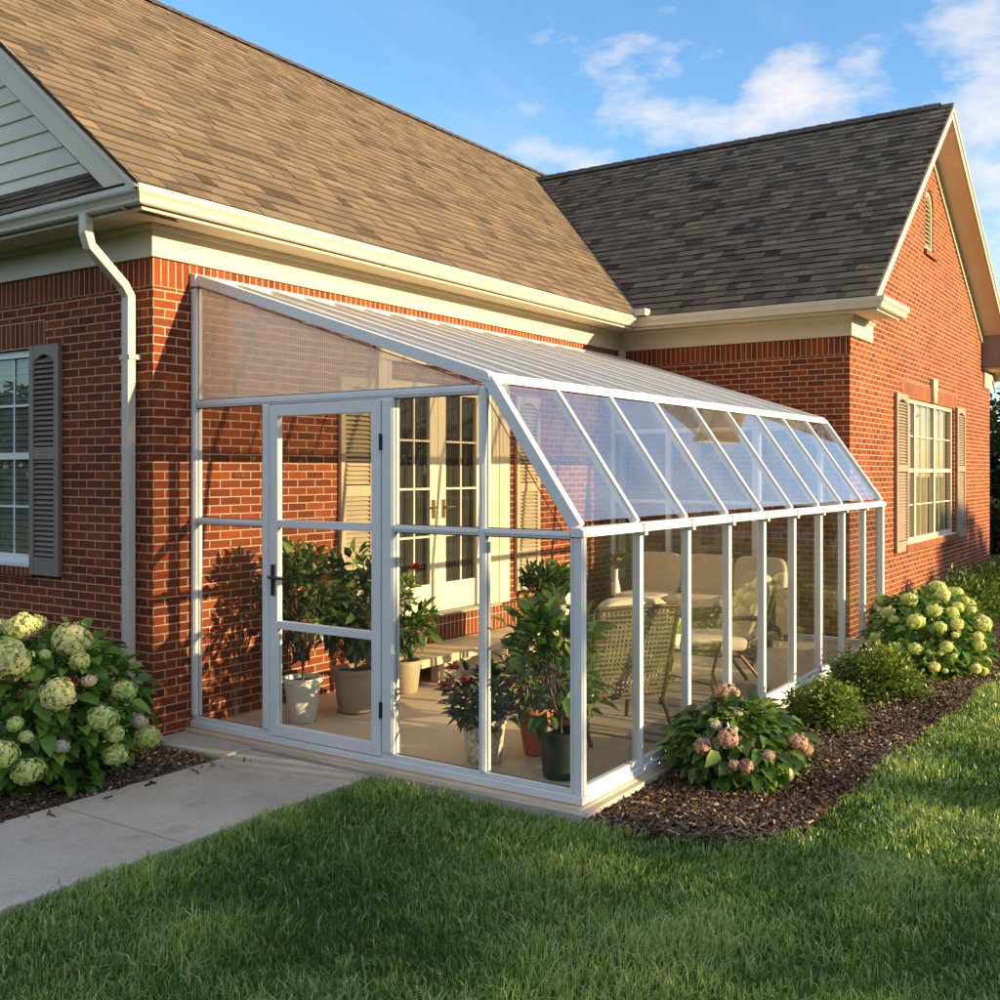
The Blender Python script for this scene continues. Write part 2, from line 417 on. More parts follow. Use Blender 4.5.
def floret_head(name, m, rad=.085, n=300, petal=.0125, parent=None, flat=.85):
    """a mop-head: many four-petalled florets round a ball"""
    i = np.arange(n)+.5; ph = np.arccos(1-1.82*i/n); th = np.pi*(1+5**.5)*i
    Nn = np.stack([np.cos(th)*np.sin(ph), np.sin(th)*np.sin(ph), np.cos(ph)], 1) + rng.normal(0, .2, (n, 3)); Nn = unit(Nn)
    lump = 1 + .10*np.sin(Nn[:, 0]*5+1)*np.sin(Nn[:, 1]*6+Nn[:, 2]*3) + rng.normal(0, .085, n)
    P = Nn*rad*lump[:, None]*np.array([1, 1, flat])
    A = unit(np.cross(Nn, rng.normal(size=(n, 3)))); B = np.cross(Nn, A)
    V = []; sz = petal*(.8+.4*rng.random(n))[:, None]
    for k in range(4):
        Nn = unit(Nn+rng.normal(0, .16, (n, 3)))
        a = k*math.pi/2; d = A*math.cos(a)+B*math.sin(a); e = -A*math.sin(a)+B*math.cos(a)
        V += [P, P+d*sz*.6+e*sz*.55+Nn*sz*.15, P+d*sz*1.15-Nn*sz*.12, P+d*sz*.6-e*sz*.55+Nn*sz*.15]
    V = np.stack(V, 1).reshape(-1, 3)
    q = (np.arange(n*4)*4)[:, None] + np.array([[0, 1, 2, 3]])
    t = np.clip(np.repeat(.5*rng.random(n)+.5*np.clip(.5+.5*Nn[:, 2], 0, 1)*rng.random(n)+.1, 16), 0, 1)
    o = np_mesh(name, V, q, m, parent, t)
    # inner ball so the head is not see-through
    bm = bmesh.new(); bm.from_mesh(o.data)
    lay = bm.verts.layers.float.get('tint')
    r = bmesh.ops.create_icosphere(bm, subdivisions=2, radius=rad*.78, matrix=Matrix.Diagonal((1, 1, flat, 1)))
    for v in r['verts']: v[lay] = .2
    bm.to_mesh(o.data); bm.free()
    return o

def smooth_noise(x, y, seed, scale):
    g = np.random.default_rng(seed); out = np.zeros_like(x)
    for k in range(9):
        a = g.random()*6.283; f = scale*(.5+1.6*g.random()); out += np.sin((x*math.cos(a)+y*math.sin(a))*f + g.random()*6.283)
    return out/3.0

# ------------------------------------------------------------------ dimensions (metres; sunroom floor is z = 0)
L, W = 6.68, 2.68          # wing corner: wing side wall at x=L, wing front at y=-W
XE = 15.05                 # far end of the wing
YR, ZR, ZE, E = 3.77, 6.884, 3.5, .46
SL = .80
GX, GZ, EW = 10.09, 6.53, .36   # wing ridge, rake overhang
SW = (GZ-ZE)/(GX-(L-E)); ER = 15.5; SWR = (GZ-ZE)/(ER-GX)
GL = -.055                  # ground level

house = thing('brick_house', 'red brick house with brown shingle roofs, cream trim and a gabled wing', 'house')

def wall(mb, outer, holes, fn, rev=.1):
    """sheet with holes, reveals and a back sheet; fn(u,v,depth)"""
    polys = [outer]+holes
    tri = tessellate_polygon([[Vector((u, v, 0)) for u, v in p] for p in polys])
    flat = [p for poly in polys for p in poly]
    mb.add([fn(u, v, 0) for u, v in flat], [tuple(t) for t in tri])
    mb.add([fn(u, v, rev) for u, v in flat], [tuple(reversed(t)) for t in tri])
    for poly in polys:
        n = len(poly)
        mb.add([fn(u, v, 0) for u, v in poly]+[fn(u, v, rev) for u, v in poly], [(i, (i+1) % n, (i+1) % n+n, i+n) for i in range(n)])

def rect(u0, u1, v0, v1): return [(u0, v0), (u1, v0), (u1, v1), (u0, v1)]
fA = lambda u, v, d: (u, d, v)            # faces -y at y=0
fL = lambda u, v, d: (d, u, v)            # faces -x at x=0
fWs = lambda u, v, d: (L+d, u, v)
fWf = lambda u, v, d: (u, -W+d, v)

def arch(cx, z0, z1, hw, n=12):
    zc = z1-hw
    return [(cx-hw, z0), (cx+hw, z0)] + [(cx+hw*math.cos(t), zc+hw*math.sin(t)) for t in [math.pi*k/n for k in range(n+1)]]

def build_house():
    zt = 3.40
    w = MB(); wall(w, rect(0, L, GL-.1, zt), [rect(2.42, 3.88, .47, 2.56)], fA); w.build('brick_wall', M['brick'], house)
    w = MB(); wall(w, rect(0.1, 7.54, GL-.1, zt), [rect(1.37, 2.58, 1.08, 2.66)], fL)
    w.build('brick_wall', M['brick'], house)
    w = MB(); wall(w, rect(-W+.1, 0.0, GL-.1, zt), [], fWs)
    w.build('brick_wall', M['brick'], house)
    # wing front: gable wall with window and arched vent holes
    zl = ZE+SW*(L-(L-E))-.06; zr = ZE+SWR*(ER-XE)-.06
    vent = arch(10.42, 4.70, 5.52, .24)
    w = MB(); wall(w, [(L, GL-.1), (XE, GL-.1), (XE, zr), (GX, GZ-.12), (L, zl)], [rect(9.13, 12.06, .86, 2.68), vent], fWf)
    w.build('brick_wall', M['brick'], house)
    w = MB(); wall(w, rect(-W+.1, 6, GL-.1, 3.4), [], lambda u, v, d: (XE-d, u, v)); w.build('brick_wall', M['brick'], house)
    w = MB(); wall(w, rect(.1, XE-.1, GL-.1, 3.4), [], lambda u, v, d: (u, 7.54-d, v)); w.build('brick_wall', M['brick'], house)
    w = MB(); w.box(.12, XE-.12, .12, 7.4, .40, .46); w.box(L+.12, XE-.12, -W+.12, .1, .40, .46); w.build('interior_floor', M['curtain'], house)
    # soldier courses under the frieze, 3 mm proud
    s = MB()
    s.box(0, L-.003, -.003, .02, 2.988, 3.172); s.build('soldier_course', M['soldier'], house, vo=.0605)
    s = MB(); s.box(-.003, .02, 0, 7.5, 2.988, 3.172); s.build('soldier_course', M['soldier'], house, vo=.0605)
    s = MB(); s.box(L-.003, L+.02, -W, -.003, 2.988, 3.172); s.build('soldier_course', M['soldier'], house, vo=.0605)
    s = MB(); s.box(-.004, .02, 1.22, 2.72, 2.66, 2.86); s.build('window_lintel', M['soldier'], house)
    s = MB(); s.box(-.035, .02, 1.33, 2.62, .985, 1.072); s.build('brick_sill', M['soldier'], house)
    s = MB(); s.prism([(8.93, 2.69), (12.2, 2.69), (12.32, 2.88), (8.81, 2.88)], fWf, -.004, .02); s.build('window_lintel', M['soldier'], house, vo=-.022)
    s = MB(); s.box(8.98, 12.2, -W-.05, -W+.02, .77, .855); s.build('brick_sill', M['soldier'], house)
    s = MB(); s.prism([(10.52, 2.685), (10.68, 2.685), (10.74, 3.0), (10.46, 3.0)], fWf, -.05, -.005); s.build('keystone', M['stone'], house, bevel=.004)
    s = MB(); s.box(2.1, 4.45, -.07, -.004, .235, .455); s.build('brick_sill', M['soldier'], house)
    # cornice: frieze, soffit, fascia, gutter swept round the corners with mitres
    path = [(0, 7.6), (0, 0), (L, 0), (L, -W), (L+.80, -W)]
    MB().sweep(path, [(-.01, 3.176), (.03, 3.176), (.03, 3.39), (-.01, 3.39)]).build('frieze_board', M['trim'], house, bevel=.003)
    MB().sweep(path, [(.03, 3.355), (.05, 3.362), (.055, 3.388), (.03, 3.388)]).build('bed_mould', M['trim'], house)
    path2 = [(0, 7.6), (0, 0), (L, 0), (L, -W), (L+.52, -W)]
    MB().sweep(path2, [(0, 3.392), (.352, 3.392), (.352, 3.402), (0, 3.402)]).build('soffit', M['soffit'], house)
    MB().sweep(path2, [(.345, 3.366), (.372, 3.366), (.372, 3.386), (.362, 3.389), (.362, 3.47), (.345, 3.47)]).build('fascia_board', M['trim'], house)
    path3 = [(0, 7.6), (0, 0), (L, 0), (L, -W), (L+.62, -W)]
    prof = [(.364, 3.497), (.364, 3.392), (.413, 3.389), (.425, 3.398), (.429, 3.418), (.440, 3.440), (.456, 3.455), (.460, 3.468), (.460, 3.497), (.449, 3.499), (.447, 3.475), (.375, 3.470), (.375, 3.497)]
    MB().sweep(path3, prof).build('gutter', M['gutter'], house)
    po = [(o+(.004 if o > .38 else 0), z+(-.003 if z < 3.395 else (.002 if z > 3.49 else 0))) for o, z in prof]
    for x in (1.9, 4.7): MB().sweep([(x, 0), (x+.035, 0)], po).build('gutter_seam', M['gutter'], house)
    MB().sweep([(0, 4.2), (0, 4.165)], po).build('gutter_seam', M['gutter'], house)
    MB().sweep([(L, -1.3), (L, -1.335)], po).build('gutter_seam', M['gutter'], house)
    # splash guard in the valley corner
    MB().box(L-E-.1, L-E-.085, -E-.13, -E+.02, 3.5, 3.575).box(L-E-.085, L-E+.03, -E-.13, -E-.115, 3.5, 3.575).build('splash_guard', M['gutter'], house)
    # right-hand cornice return box
    MB().prism([(XE-.75, 3.48), (XE+.4, 3.48), (XE+.4, 3.98-.0), (XE-.75, 4.05)], fWf, -.33, -.003).build('cornice_box', M['mauve'], house)
    MB().box(XE-.7, XE+.38, -W-.30, -W-.004, 3.44, 3.477).build('box_soffit', M['soffit'], house)
    MB().box(XE-.62, XE+.02, -W-.03, -W-.003, 3.15, 3.437).build('frieze_board', M['trim'], house)
    # gutter on the wing's far eave
    MB().box(ER-.02, ER+.1, -W-EW, 5, 3.37, 3.48).build('gutter', M['gutter'], house)

    # ---- roofs: solid slab + real shingle courses
    def slab(pts, th, name, m):
        n = len(pts)
        b = MB(); b.add(pts+[(x, y, z-th) for x, y, z in pts], [tuple(range(n)), tuple(range(2*n-1, n-1, -1))]+[(i, i+n, (i+1) % n+n, (i+1) % n) for i in range(n)])
        return b.build(name, m, house)
    zm = lambda y: ZE+SL*(y+E)
    slab([(-E, -E+.02, zm(-E+.02)), (16.4, -E+.02, zm(-E+.02)), (16.4, YR, ZR), (-E, YR, ZR)], .06, 'roof', M['asph_roof'])
    slab([(-E, YR, ZR), (16.4, YR, ZR), (16.4, 8.0, zm(-E)), (-E, 8.0, zm(-E))], .06, 'roof', M['shingle'])
    yv = lambda x: -E+(x-(L-E))*SW/SL
    zw = lambda x: ZE+SW*(x-(L-E))
    slab([(L-E+.02, -W-EW, zw(L-E+.02)), (L-E+.02, -E, zw(L-E+.02)), (GX, yv(GX), GZ), (GX, -W-EW, GZ)], .05, 'roof', M['asph_roof'])
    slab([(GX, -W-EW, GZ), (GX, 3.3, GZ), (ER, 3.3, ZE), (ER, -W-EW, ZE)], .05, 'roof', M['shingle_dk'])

    def courses(name, m, fn, vmax, umin, umax, nrm, expo=.140, seed=3, tabs=(.12, .30), spread=.17):
        g = np.random.default_rng(seed); Vs = []; Q = []; T = []; nrm = np.array(nrm)
        rows = int(vmax/expo)+1
        for r in range(rows):
            v0 = r*expo; v1 = min(v0+expo+.02, vmax)
            if v1-v0 < .03: continue
            a0, a1, b0, b1 = umin(v0), umin(v1), umax(v0), umax(v1)
            u = min(a0, a1)-g.random()*.3
            while u < max(b0, b1):
                wd = tabs[0]+(tabs[1]-tabs[0])*g.random(); ue = u+wd
                cl = lambda x, lo, hi: min(max(x, lo), hi)
                p0, p1 = cl(u, a0, b0), cl(ue, a0, b0); q0, q1 = cl(u, a1, b1), cl(ue, a1, b1)
                u = ue
                if p1-p0 < .004 and q1-q0 < .004: continue
                th = .008+(.006 if g.random() < .45 else 0)+.002*g.random()
                j = g.normal(0, .0022)
                lo = np.array([fn(p0, v0+j), fn(p1-.002, v0+j)]); hi = np.array([fn(q1-.002, v1), fn(q0, v1)])
                n = len(Vs)*1
                base = len(Vs)
                fb = .74; ma = [lo[0]*(1-fb)+hi[1]*fb, lo[1]*(1-fb)+hi[0]*fb]; tm = th*(1-fb)+.003*fb; e_ = (hi[0]-lo[1])*.01
                Vs += [lo[0]+nrm*th, lo[1]+nrm*th, ma[0]+nrm*tm, ma[1]+nrm*tm, ma[0]+e_+nrm*tm, ma[1]+e_+nrm*tm, hi[0]+nrm*.003, hi[1]+nrm*.003, lo[0], lo[1]]
                Q += [(base, base+1, base+3, base+2), (base+2, base+3, base+5, base+4), (base+4, base+5, base+6, base+7), (base+8, base+9, base+1, base), (base+1, base+9, base+6, base+6), (base+8, base, base+7, base+7)]
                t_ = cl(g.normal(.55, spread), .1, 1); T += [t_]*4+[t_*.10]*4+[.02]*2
        Q = np.array(Q); tri = Q[Q[:, 2] == Q[:, 3]][:, :3]; q = Q[Q[:, 2] != Q[:, 3]]
        return np_mesh(name, np.array(Vs), q, m, house, T, tri)
    c = 1/math.hypot(1, SL); nm = (0, -SL*c, c)
    vm = (YR+E)/c
    def umx(v):
        y = -E+v*c
        return (L-E)+(y+E)*SL/SW - .02 if zm(y) < GZ else 16.4
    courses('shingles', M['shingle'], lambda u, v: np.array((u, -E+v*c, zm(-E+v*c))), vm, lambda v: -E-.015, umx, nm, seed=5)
    cw = 1/math.hypot(1, SW); nw = (-SW*cw, 0, cw)
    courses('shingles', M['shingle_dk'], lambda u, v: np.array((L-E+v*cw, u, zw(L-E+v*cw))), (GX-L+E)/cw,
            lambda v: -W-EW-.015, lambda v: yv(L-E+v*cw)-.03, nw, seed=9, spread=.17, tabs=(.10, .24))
    # ridge caps
    def caps(p, q, name, m, half=.14, slope=.8, step=.2):
        p, q = Vector(p), Vector(q); d = (q-p).normalized(); n = int((q-p).length/step); side = Vector((d.y, -d.x, 0))
        b = MB()
        for i in range(n):
            a = p+d*(i*step); e = p+d*((i+1)*step+.02); up = Vector((0, 0, .022)); lo = Vector((0, 0, .012))
            dn = Vector((0, 0, -half*slope))
            b.add([a+up, e+lo, a+side*half+dn+up, e+side*half+dn+lo, a-side*half+dn+up, e-side*half+dn+lo,
                   a-Vector((0, 0, .0)), a+side*half+dn, a-side*half+dn], [(0, 1, 3, 2), (1, 0, 4, 5), (0, 2, 7, 6), (0, 6, 8, 4)])
        b.build(name, m, house)
    caps((16, YR, ZR+.02), (-E, YR, ZR+.02), 'ridge_cap', M['asph_roof'])
    caps((GX, yv(GX), GZ+.02), (GX, -W-EW-.02, GZ+.02), 'ridge_cap', M['asph_roof'], slope=.78)
    # valley metal
    va = Vector((L-E, -E, ZE)); vb = Vector((GX, yv(GX), GZ)); MB().tube([va+Vector((0, 0, .004)), vb+Vector((0, 0, .004))], .016, 6).build('valley_flashing', M['asph_roof'], house)

    # ---- left gable: rake, siding, pent roof
    b = MB()
    for sx in (-E, ):
        b.prism([(-E-.0, ZE-.035), (-E+.28, ZE-.035), (YR, zm(YR)-.285), (8.0-.28, ZE-.035), (8.0, ZE-.035), (YR, zm(YR)-.055)], lambda u, v, d: (d, u, v), sx+.005, sx+.035)
    b.build('rake_board', M['trim'], house)
    b = MB(); b.prism([(-E+.03, ZE-.005), (YR, zm(YR)-.067), (8-.03, ZE-.005), (8-.03, ZE+.07), (YR, zm(YR)+.0), (-E+.03, ZE+.065)][:0] or
                      [(-E, ZE-.03), (-E+.05, ZE-.03), (YR, zm(YR)-.09), (7.95, ZE-.03), (8.0, ZE-.03), (YR, zm(YR)-.052)], lambda u, v, d: (d, u, v), -E-.012, -E+.004)
    b.build('rake_trim', M['trim'], house)
    b = MB(); th = .02
    b.add([(-E+.035, -E+.2, zm(-E+.2)-.29), (0, -E+.2, zm(-E+.2)-.29), (0, YR, ZR-.29), (-E+.035, YR, ZR-.29)], [(0, 1, 2, 3)])
    b.add([(-E+.035, 7.8, zm(-E+.2)-.29), (0, 7.8, zm(-E+.2)-.29), (0, YR, ZR-.29), (-E+.035, YR, ZR-.29)], [(0, 1, 2, 3)])
    b.build('soffit', M['soffit'], house)
    b = MB(); z = 3.78
    while z < ZR-.25:
        e = .145; ylo = lambda zz: max((zz-ZE)/SL-E, -E)+.0
        y0, y1 = ylo(z), 2*YR-ylo(z); u0, u1 = ylo(z+e), 2*YR-ylo(z+e)
        b.add([(-.035, y0, z), (-.035, y1, z), (-.018, u1, z+e), (-.018, u0, z+e), (-.01, y0, z), (-.01, y1, z)], [(0, 1, 2, 3), (4, 5, 1, 0)])
        z += e
    b.build('siding', M['siding'], house)
    b = MB(); b.box(0.0, .05, -.0, 7.5, 3.4, 3.8); b.prism([(.08, 3.8), (7.45, 3.8), (YR, ZR-.14)], lambda u, v, d: (d, u, v), .0, .05); b.build('gable_wall', M['siding'], house)
    ps = .34/.44
    b = MB(); b.add([(-E+.005, -E+.14, 3.495), (-.02, .12, 3.835), (-.02, 7.6, 3.835), (-E+.005, 7.6, 3.495)], [(0, 1, 2, 3)]); b.build('pent_roof_deck', M['asph_roof'], house)
    cp = 1/math.hypot(1, ps)
    pu = lambda v: (3.497+ps*v*cp-3.40)/SL-E+.02
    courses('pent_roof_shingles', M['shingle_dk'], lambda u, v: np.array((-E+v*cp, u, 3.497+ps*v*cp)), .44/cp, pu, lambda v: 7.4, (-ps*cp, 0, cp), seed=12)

    # ---- wing rake boards and soffit
    yo = -W-EW
    top = lambda x: (zw(x) if x < GX else GZ-SWR*(x-GX))
    for a, bb, nm_ in (((L-E), GX, 'l'), (GX, ER, 'r')):
        lf = nm_ == 'l'
        b = MB(); b.prism([(a+.07, ZE+.002), (bb, top(bb)-.055), (bb, top(bb)-.20), (a+.27, ZE+.002)] if lf else [(a, top(a)-.055), (bb, top(bb)-.055), (bb, top(bb)-.20), (a, top(a)-.20)], lambda u, v, d: (u, d, v), yo+.004, yo+.03)
        b.build('rake_board', M['trim'], house)
        b = MB(); b.prism([(a+.065, ZE+.002), (bb, top(bb)-.05), (bb, top(bb)-.10), (a+.13, ZE+.002)] if lf else [(a, top(a)-.05), (bb, top(bb)-.05), (bb, top(bb)-.10), (a, top(a)-.10)], lambda u, v, d: (u, d, v), yo-.014, yo+.002)
        b.build('rake_trim', M['trim'], house)
        a2 = a+.27 if lf else a
        b = MB(); b.add([(a2, yo+.03, top(a2)-.185), (bb, yo+.03, top(bb)-.185), (bb, -W-.002, top(bb)-.185), (a2, -W-.002, top(a2)-.185)], [(0, 1, 2, 3)])
        b.build('soffit', M['rake_soffit'], house)
        a2 = L+.02 if lf else a
        b = MB(); b.prism([(a2, top(a2)-.188), (bb, top(bb)-.188), (bb, top(bb)-.345), (a2, top(a2)-.345)], lambda u, v, d: (u, d, v), -W-.024, -W-.003)
        b.build('rake_frieze', M['trim'], house)
    # arched louvre vent
    vo = MB(); 
    out = arch(10.42, 4.72, 5.50, .225); inn = arch(10.42, 4.76, 5.46, .185)
    n = len(out)
    vs = [(u, -W+.015, v) for u, v in out]+[(u, -W+.015, v) for u, v in inn]+[(u, -W+.09, v) for u, v in out]+[(u, -W+.09, v) for u, v in inn]
    fs = []
    for i in range(n):
        j = (i+1) % n; fs += [(i, j, j+n, i+n), (i+n, j+n, j+3*n, i+3*n), (i, i+2*n, j+2*n, j)]
    vo.add(vs, fs); v_ = vo.build('gable_vent', M['trim'], house)
    lv = MB(); z = 4.78
    while z < 5.44:
        hw = .185 if z < 5.46-.185 else math.sqrt(max(.0, .185**2-(z-5.275)**2))
        if hw > .03: lv.add([(10.42-hw, -W+.02, z), (10.42+hw, -W+.02, z), (10.42+hw, -W+.06, z+.055), (10.42-hw, -W+.06, z+.055)], [(0, 1, 2, 3)])
        z += .06
    lv.build('louvre', M['trim'], v_)
    MB().box(10.42-.2, 10.42+.2, -W+.1, -W+.11, 4.7, 5.5).build('backing', M['black'], v_)
    # brick arch and sill of the vent
    b = MB()
    for k in range(11):
        t0, t1 = math.pi*k/11+.02, math.pi*(k+1)/11-.02; cz = 5.28
        b.prism([(10.42+r*math.cos(t), cz+r*math.sin(t)) for r, t in ((.255, t0), (.37, t0), (.37, t1), (.255, t1))], fWf, -.006, .02)
    b.build('vent_arch', M['brick'], v_)
    MB().box(10.1, 10.74, -W-.04, -W+.02, 4.62, 4.69).build('vent_sill', M['soldier'], v_)

    # ---- downspouts
    def spout(pts, name='downspout', w=.085, h=.06, up=(0, 0, 1)):
        b = MB()
        for p, q in zip(pts[:-1], pts[1:]): b.bar(p, q, w, h, up)
        return b
    dy = .17
    P_ = [(-.40, dy-.02, 3.40), (-.40, dy-.02, 3.28), (-.375, dy-.02, 3.20), (-.11, dy, 2.99), (-.065, dy, 2.92), (-.065, dy, 2.84), (-.065, dy, .12), (-.10, dy, .02), (-.30, dy, -.03)]
    def ribbon(pts, w, h, z=None):
        # rectangular pipe: width w along y, depth h in the bend plane
        b = MB(); rings = []
        pts = [Vector(p) for p in pts]; m = len(pts)
        for i, p in enumerate(pts):
            d = (pts[min(i+1, m-1)]-pts[max(i-1, 0)]).normalized(); a = Vector((0, 1, 0)); a = (a-d*a.dot(d)).normalized(); c_ = d.cross(a)
            rings += [p+a*w/2+c_*h/2, p-a*w/2+c_*h/2, p-a*w/2-c_*h/2, p+a*w/2-c_*h/2]
        fs = [(i*4+k, i*4+(k+1) % 4, (i+1)*4+(k+1) % 4, (i+1)*4+k) for i in range(m-1) for k in range(4)]+[(3, 2, 1, 0), (m*4-4, m*4-3, m*4-2, m*4-1)]
        b.add(rings, fs); return b
    d = ribbon(P_, .074, .062).build('downspout', M['gutter'], house, bevel=.008)
    for zz in (2.5, .45): MB().box(-.099, -.002, dy-.055, dy+.055, zz, zz+.03).build('strap', M['gutter'], d)
    MB().box(-.155, -.002, dy-.075, dy+.075, -.07, .36).build('drain_adapter', M['gutter'], d, bevel=.015)
    c2 = ribbon([(L-.12, -.075, 3.17), (L-.12, -.075, .1), (L-.2, -.085, .03)], .08, .06).build('downspout', M['gutter'], house, bevel=.006)

    # ---- louvred shutters
    def shutter(fn, u0, u1, v0, v1, m, arched=True):
        b = MB(); st = .055; mid = v0+(v1-v0)*.53
        def pr(a, c, e, f, d0, d1): b.prism(rect(a, c, e, f), fn, d0, d1)
        pr(u0, u0+st, v0, v1, -.042, -.006); pr(u1-st, u1, v0, v1, -.042, -.006)
        pr(u0+st, u1-st, v0, v0+.13, -.040, -.007); pr(u0+st, u1-st, mid-.045, mid+.045, -.040, -.007)
        w_ = u1-u0-2*st
        tp = [(u0+st, v1), (u0+st, v1-.12)]+[(u0+st+w_*k/10, v1-.12+.05*math.sin(math.pi*k/10)) for k in range(1, 10)]+[(u1-st, v1-.12), (u1-st, v1)]
        b.prism(tp, fn, -.040, -.007)
        o = b.build('shutter', m, house, bevel=.003)
        sl = MB()
        for a0, a1 in ((v0+.13, mid-.045), (mid+.045, v1-.08)):
            z = a0+.01
            while z < a1-.02:
                sl.add([fn(u0+st, z, -.036), fn(u1-st, z, -.036), fn(u1-st, z+.034, -.012), fn(u0+st, z+.034, -.012), fn(u0+st, z+.006, -.039), fn(u1-st, z+.006, -.039)], [(0, 1, 5, 4), (4, 5, 2, 3), (0, 3, 2, 1)])
                z += .0375
        sl.build('louvre', m, o)
        MB().prism(rect(u0+st, u1-st, v0+.1, v1-.05), fn, -.009, -.003).build('backing', M['black'], o)
        return o
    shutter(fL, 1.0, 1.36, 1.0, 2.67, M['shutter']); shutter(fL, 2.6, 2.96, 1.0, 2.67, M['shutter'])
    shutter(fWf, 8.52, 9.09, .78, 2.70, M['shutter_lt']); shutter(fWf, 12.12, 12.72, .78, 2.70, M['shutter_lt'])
    shutter(fA, 1.78, 2.19, .55, 2.52, M['shutter_tan']); shutter(fA, 4.36, 4.80, .55, 2.52, M['shutter_tan'])

    # ---- windows
    def window(fn, u0, u1, v0, v1, cols, rows, blind, sash_split, pane_cols):
        b = MB(); fr = .055
        b.prism(rect(u0, u1, v0, v0+fr), fn, .03, .085); b.prism(rect(u0, u1, v1-fr, v1), fn, .03, .085)
        xs = [u0]+cols+[u1]
        for i, c in enumerate(xs):
            a = c if i == 0 else (c-fr if i == len(xs)-1 else c-.04); e = c+fr if i == 0 else (c if i == len(xs)-1 else c+.04)
            b.prism(rect(a, e, v0+fr, v1-fr), fn, .031, .084)
        o = b.build('window', M['alu'] if fn is fL else M['trim'], house, bevel=.003)
        g = MB(); mu = MB()
        for i in range(len(xs)-1):
            a = xs[i]+(fr if i == 0 else .04); e = xs[i+1]-(fr if i == len(xs)-2 else .04)
            g.prism(rect(a, e, v0+fr, v1-fr), fn, .058, .062)
            vm_ = v0+(v1-v0)*sash_split
            mu.prism(rect(a, e, vm_-.025, vm_+.025), fn, .045, .0575)
            for (z0, z1) in ((v0+fr, vm_-.025), (vm_+.025, v1-fr)):
                for k in range(1, rows):
                    z = z0+(z1-z0)*k/rows; mu.prism(rect(a, e, z-.008, z+.008), fn, .050, .0572)
                for k in range(1, pane_cols[i]):
                    u = a+(e-a)*k/pane_cols[i]; mu.prism(rect(u-.008, u+.008, z0, z1), fn, .0505, .0570)
        g.build('pane', M['winglass'], o); mu.build('glazing_bar', M['alu'] if fn is fL else M['trim'], o)
        if blind == 'slat':
            s = MB(); z = v0+.06
            while z < v1-.05:
                s.add([fn(u0+.02, z, .085), fn(u1-.02, z, .085), fn(u1-.02, z+.046, .099), fn(u0+.02, z+.046, .099)], [(0, 1, 2, 3)]); z += .05
            s.build('blind', M['blind'], o)
            MB().prism(rect(u0-.05, u1+.05, v0-.05, v1+.05), fn, .13, .135).build('backing', M['black'], o)
        else:
            s = MB(); n = 90; pts = []
            for k in range(n+1):
                u = u0+(u1-u0)*k/n; pts.append((u, .115+.018*math.sin(k*1.1)+.008*math.sin(k*.37)))
            vs = [fn(u, v0, d) for u, d in pts]+[fn(u, v1, d) for u, d in pts]
            s.add(vs, [(k, k+1, k+n+2, k+n+1) for k in range(n)]); s.build('curtain', M['sheer'], o, smooth=True)
        sl = MB(); sl.prism(rect(u0-.02, u1+.02, v0-.03, v0+.004), fn, -.04, .03); sl.build('sill', M['alu'] if fn is fL else M['trim'], o, bevel=.004)
        return o
    window(fL, 1.37, 2.58, 1.08, 2.66, [], 2, 'slat', .5, [4])
    window(fWf, 9.13, 12.06, .86, 2.68, [9.76, 10.90], 2, 'sheer', .5, [2, 3, 3])

    # ---- french doors
    u0, u1, v0, v1 = 2.42, 3.88, .47, 2.56
    b = MB()
    b.box(2.26, 2.42, -.03, -.003, .47, 2.70); b.box(3.88, 4.05, -.03, -.003, .47, 2.70); b.box(4.05, 4.22, -.045, -.003, .47, 2.70); b.box(2.24, 4.24, -.05, -.003, 2.70, 2.86)
    b.box(2.285, 2.30, -.038, -.028, .47, 2.7); b.box(2.37, 2.385, -.038, -.028, .47, 2.7); b.box(3.93, 3.945, -.038, -.028, .47, 2.7); b.box(3.99, 4.005, -.038, -.028, .47, 2.7); b.box(4.10, 4.17, -.052, -.044, .47, 2.7)
    b.build('door_casing', M['doorpaint'], house, bevel=.003)
    MB().box(2.3, 4.0, -.10, .03, .457, .476).build('threshold', M['concrete'], house, bevel=.004)
    for a, e, hs in ((u0+.012, 3.144, 1), (3.150, u1-.012, 0)):
        dr = MB(); st = .115; gl0, gl1 = .735, 2.46
        dr.box(a, a+st, .03, .075, v0+.01, v1-.01); dr.box(e-st, e, .03, .075, v0+.01, v1-.01)
        dr.box(a+st, e-st, .032, .073, v0+.01, gl0); dr.box(a+st, e-st, .032, .073, gl1, v1-.01)
        o = dr.build('french_door', M['doorpaint'], house, bevel=.004)
        mu = MB(); mid = (a+e)/2 + (.02 if hs else -.0)
        mu.box(mid-.009, mid+.009, .036, .050, gl0, gl1)
        for k in range(1, 4): z = gl0+(gl1-gl0)*k/4; mu.box(a+st, e-st, .0365, .0495, z-.009, z+.009)
        mu.build('glazing_bar', M['doorpaint'], o)
        MB().box(a+st, e-st, .052, .056, gl0, gl1).build('pane', M['winglass'], o)
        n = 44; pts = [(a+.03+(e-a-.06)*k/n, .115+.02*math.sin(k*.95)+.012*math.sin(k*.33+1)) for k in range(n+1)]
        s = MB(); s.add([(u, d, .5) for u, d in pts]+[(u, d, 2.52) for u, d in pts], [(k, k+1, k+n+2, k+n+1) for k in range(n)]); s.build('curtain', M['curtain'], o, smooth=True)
        hx = 3.07 if hs else 3.22
        MB().box(hx-.02, hx+.02, .018, .031, 1.33, 1.50).tube([(hx, .02, 1.43), (hx, -.025, 1.43), (hx+(-.11 if hs else .11), -.03, 1.43)], .009, 8).build('handle', M['brass'], o)
    # wall lantern by the doors
    la = MB().box(4.235-.06+.0, 4.235+.06, -.02, -.003, 2.30-.05, 2.42)
build_house()

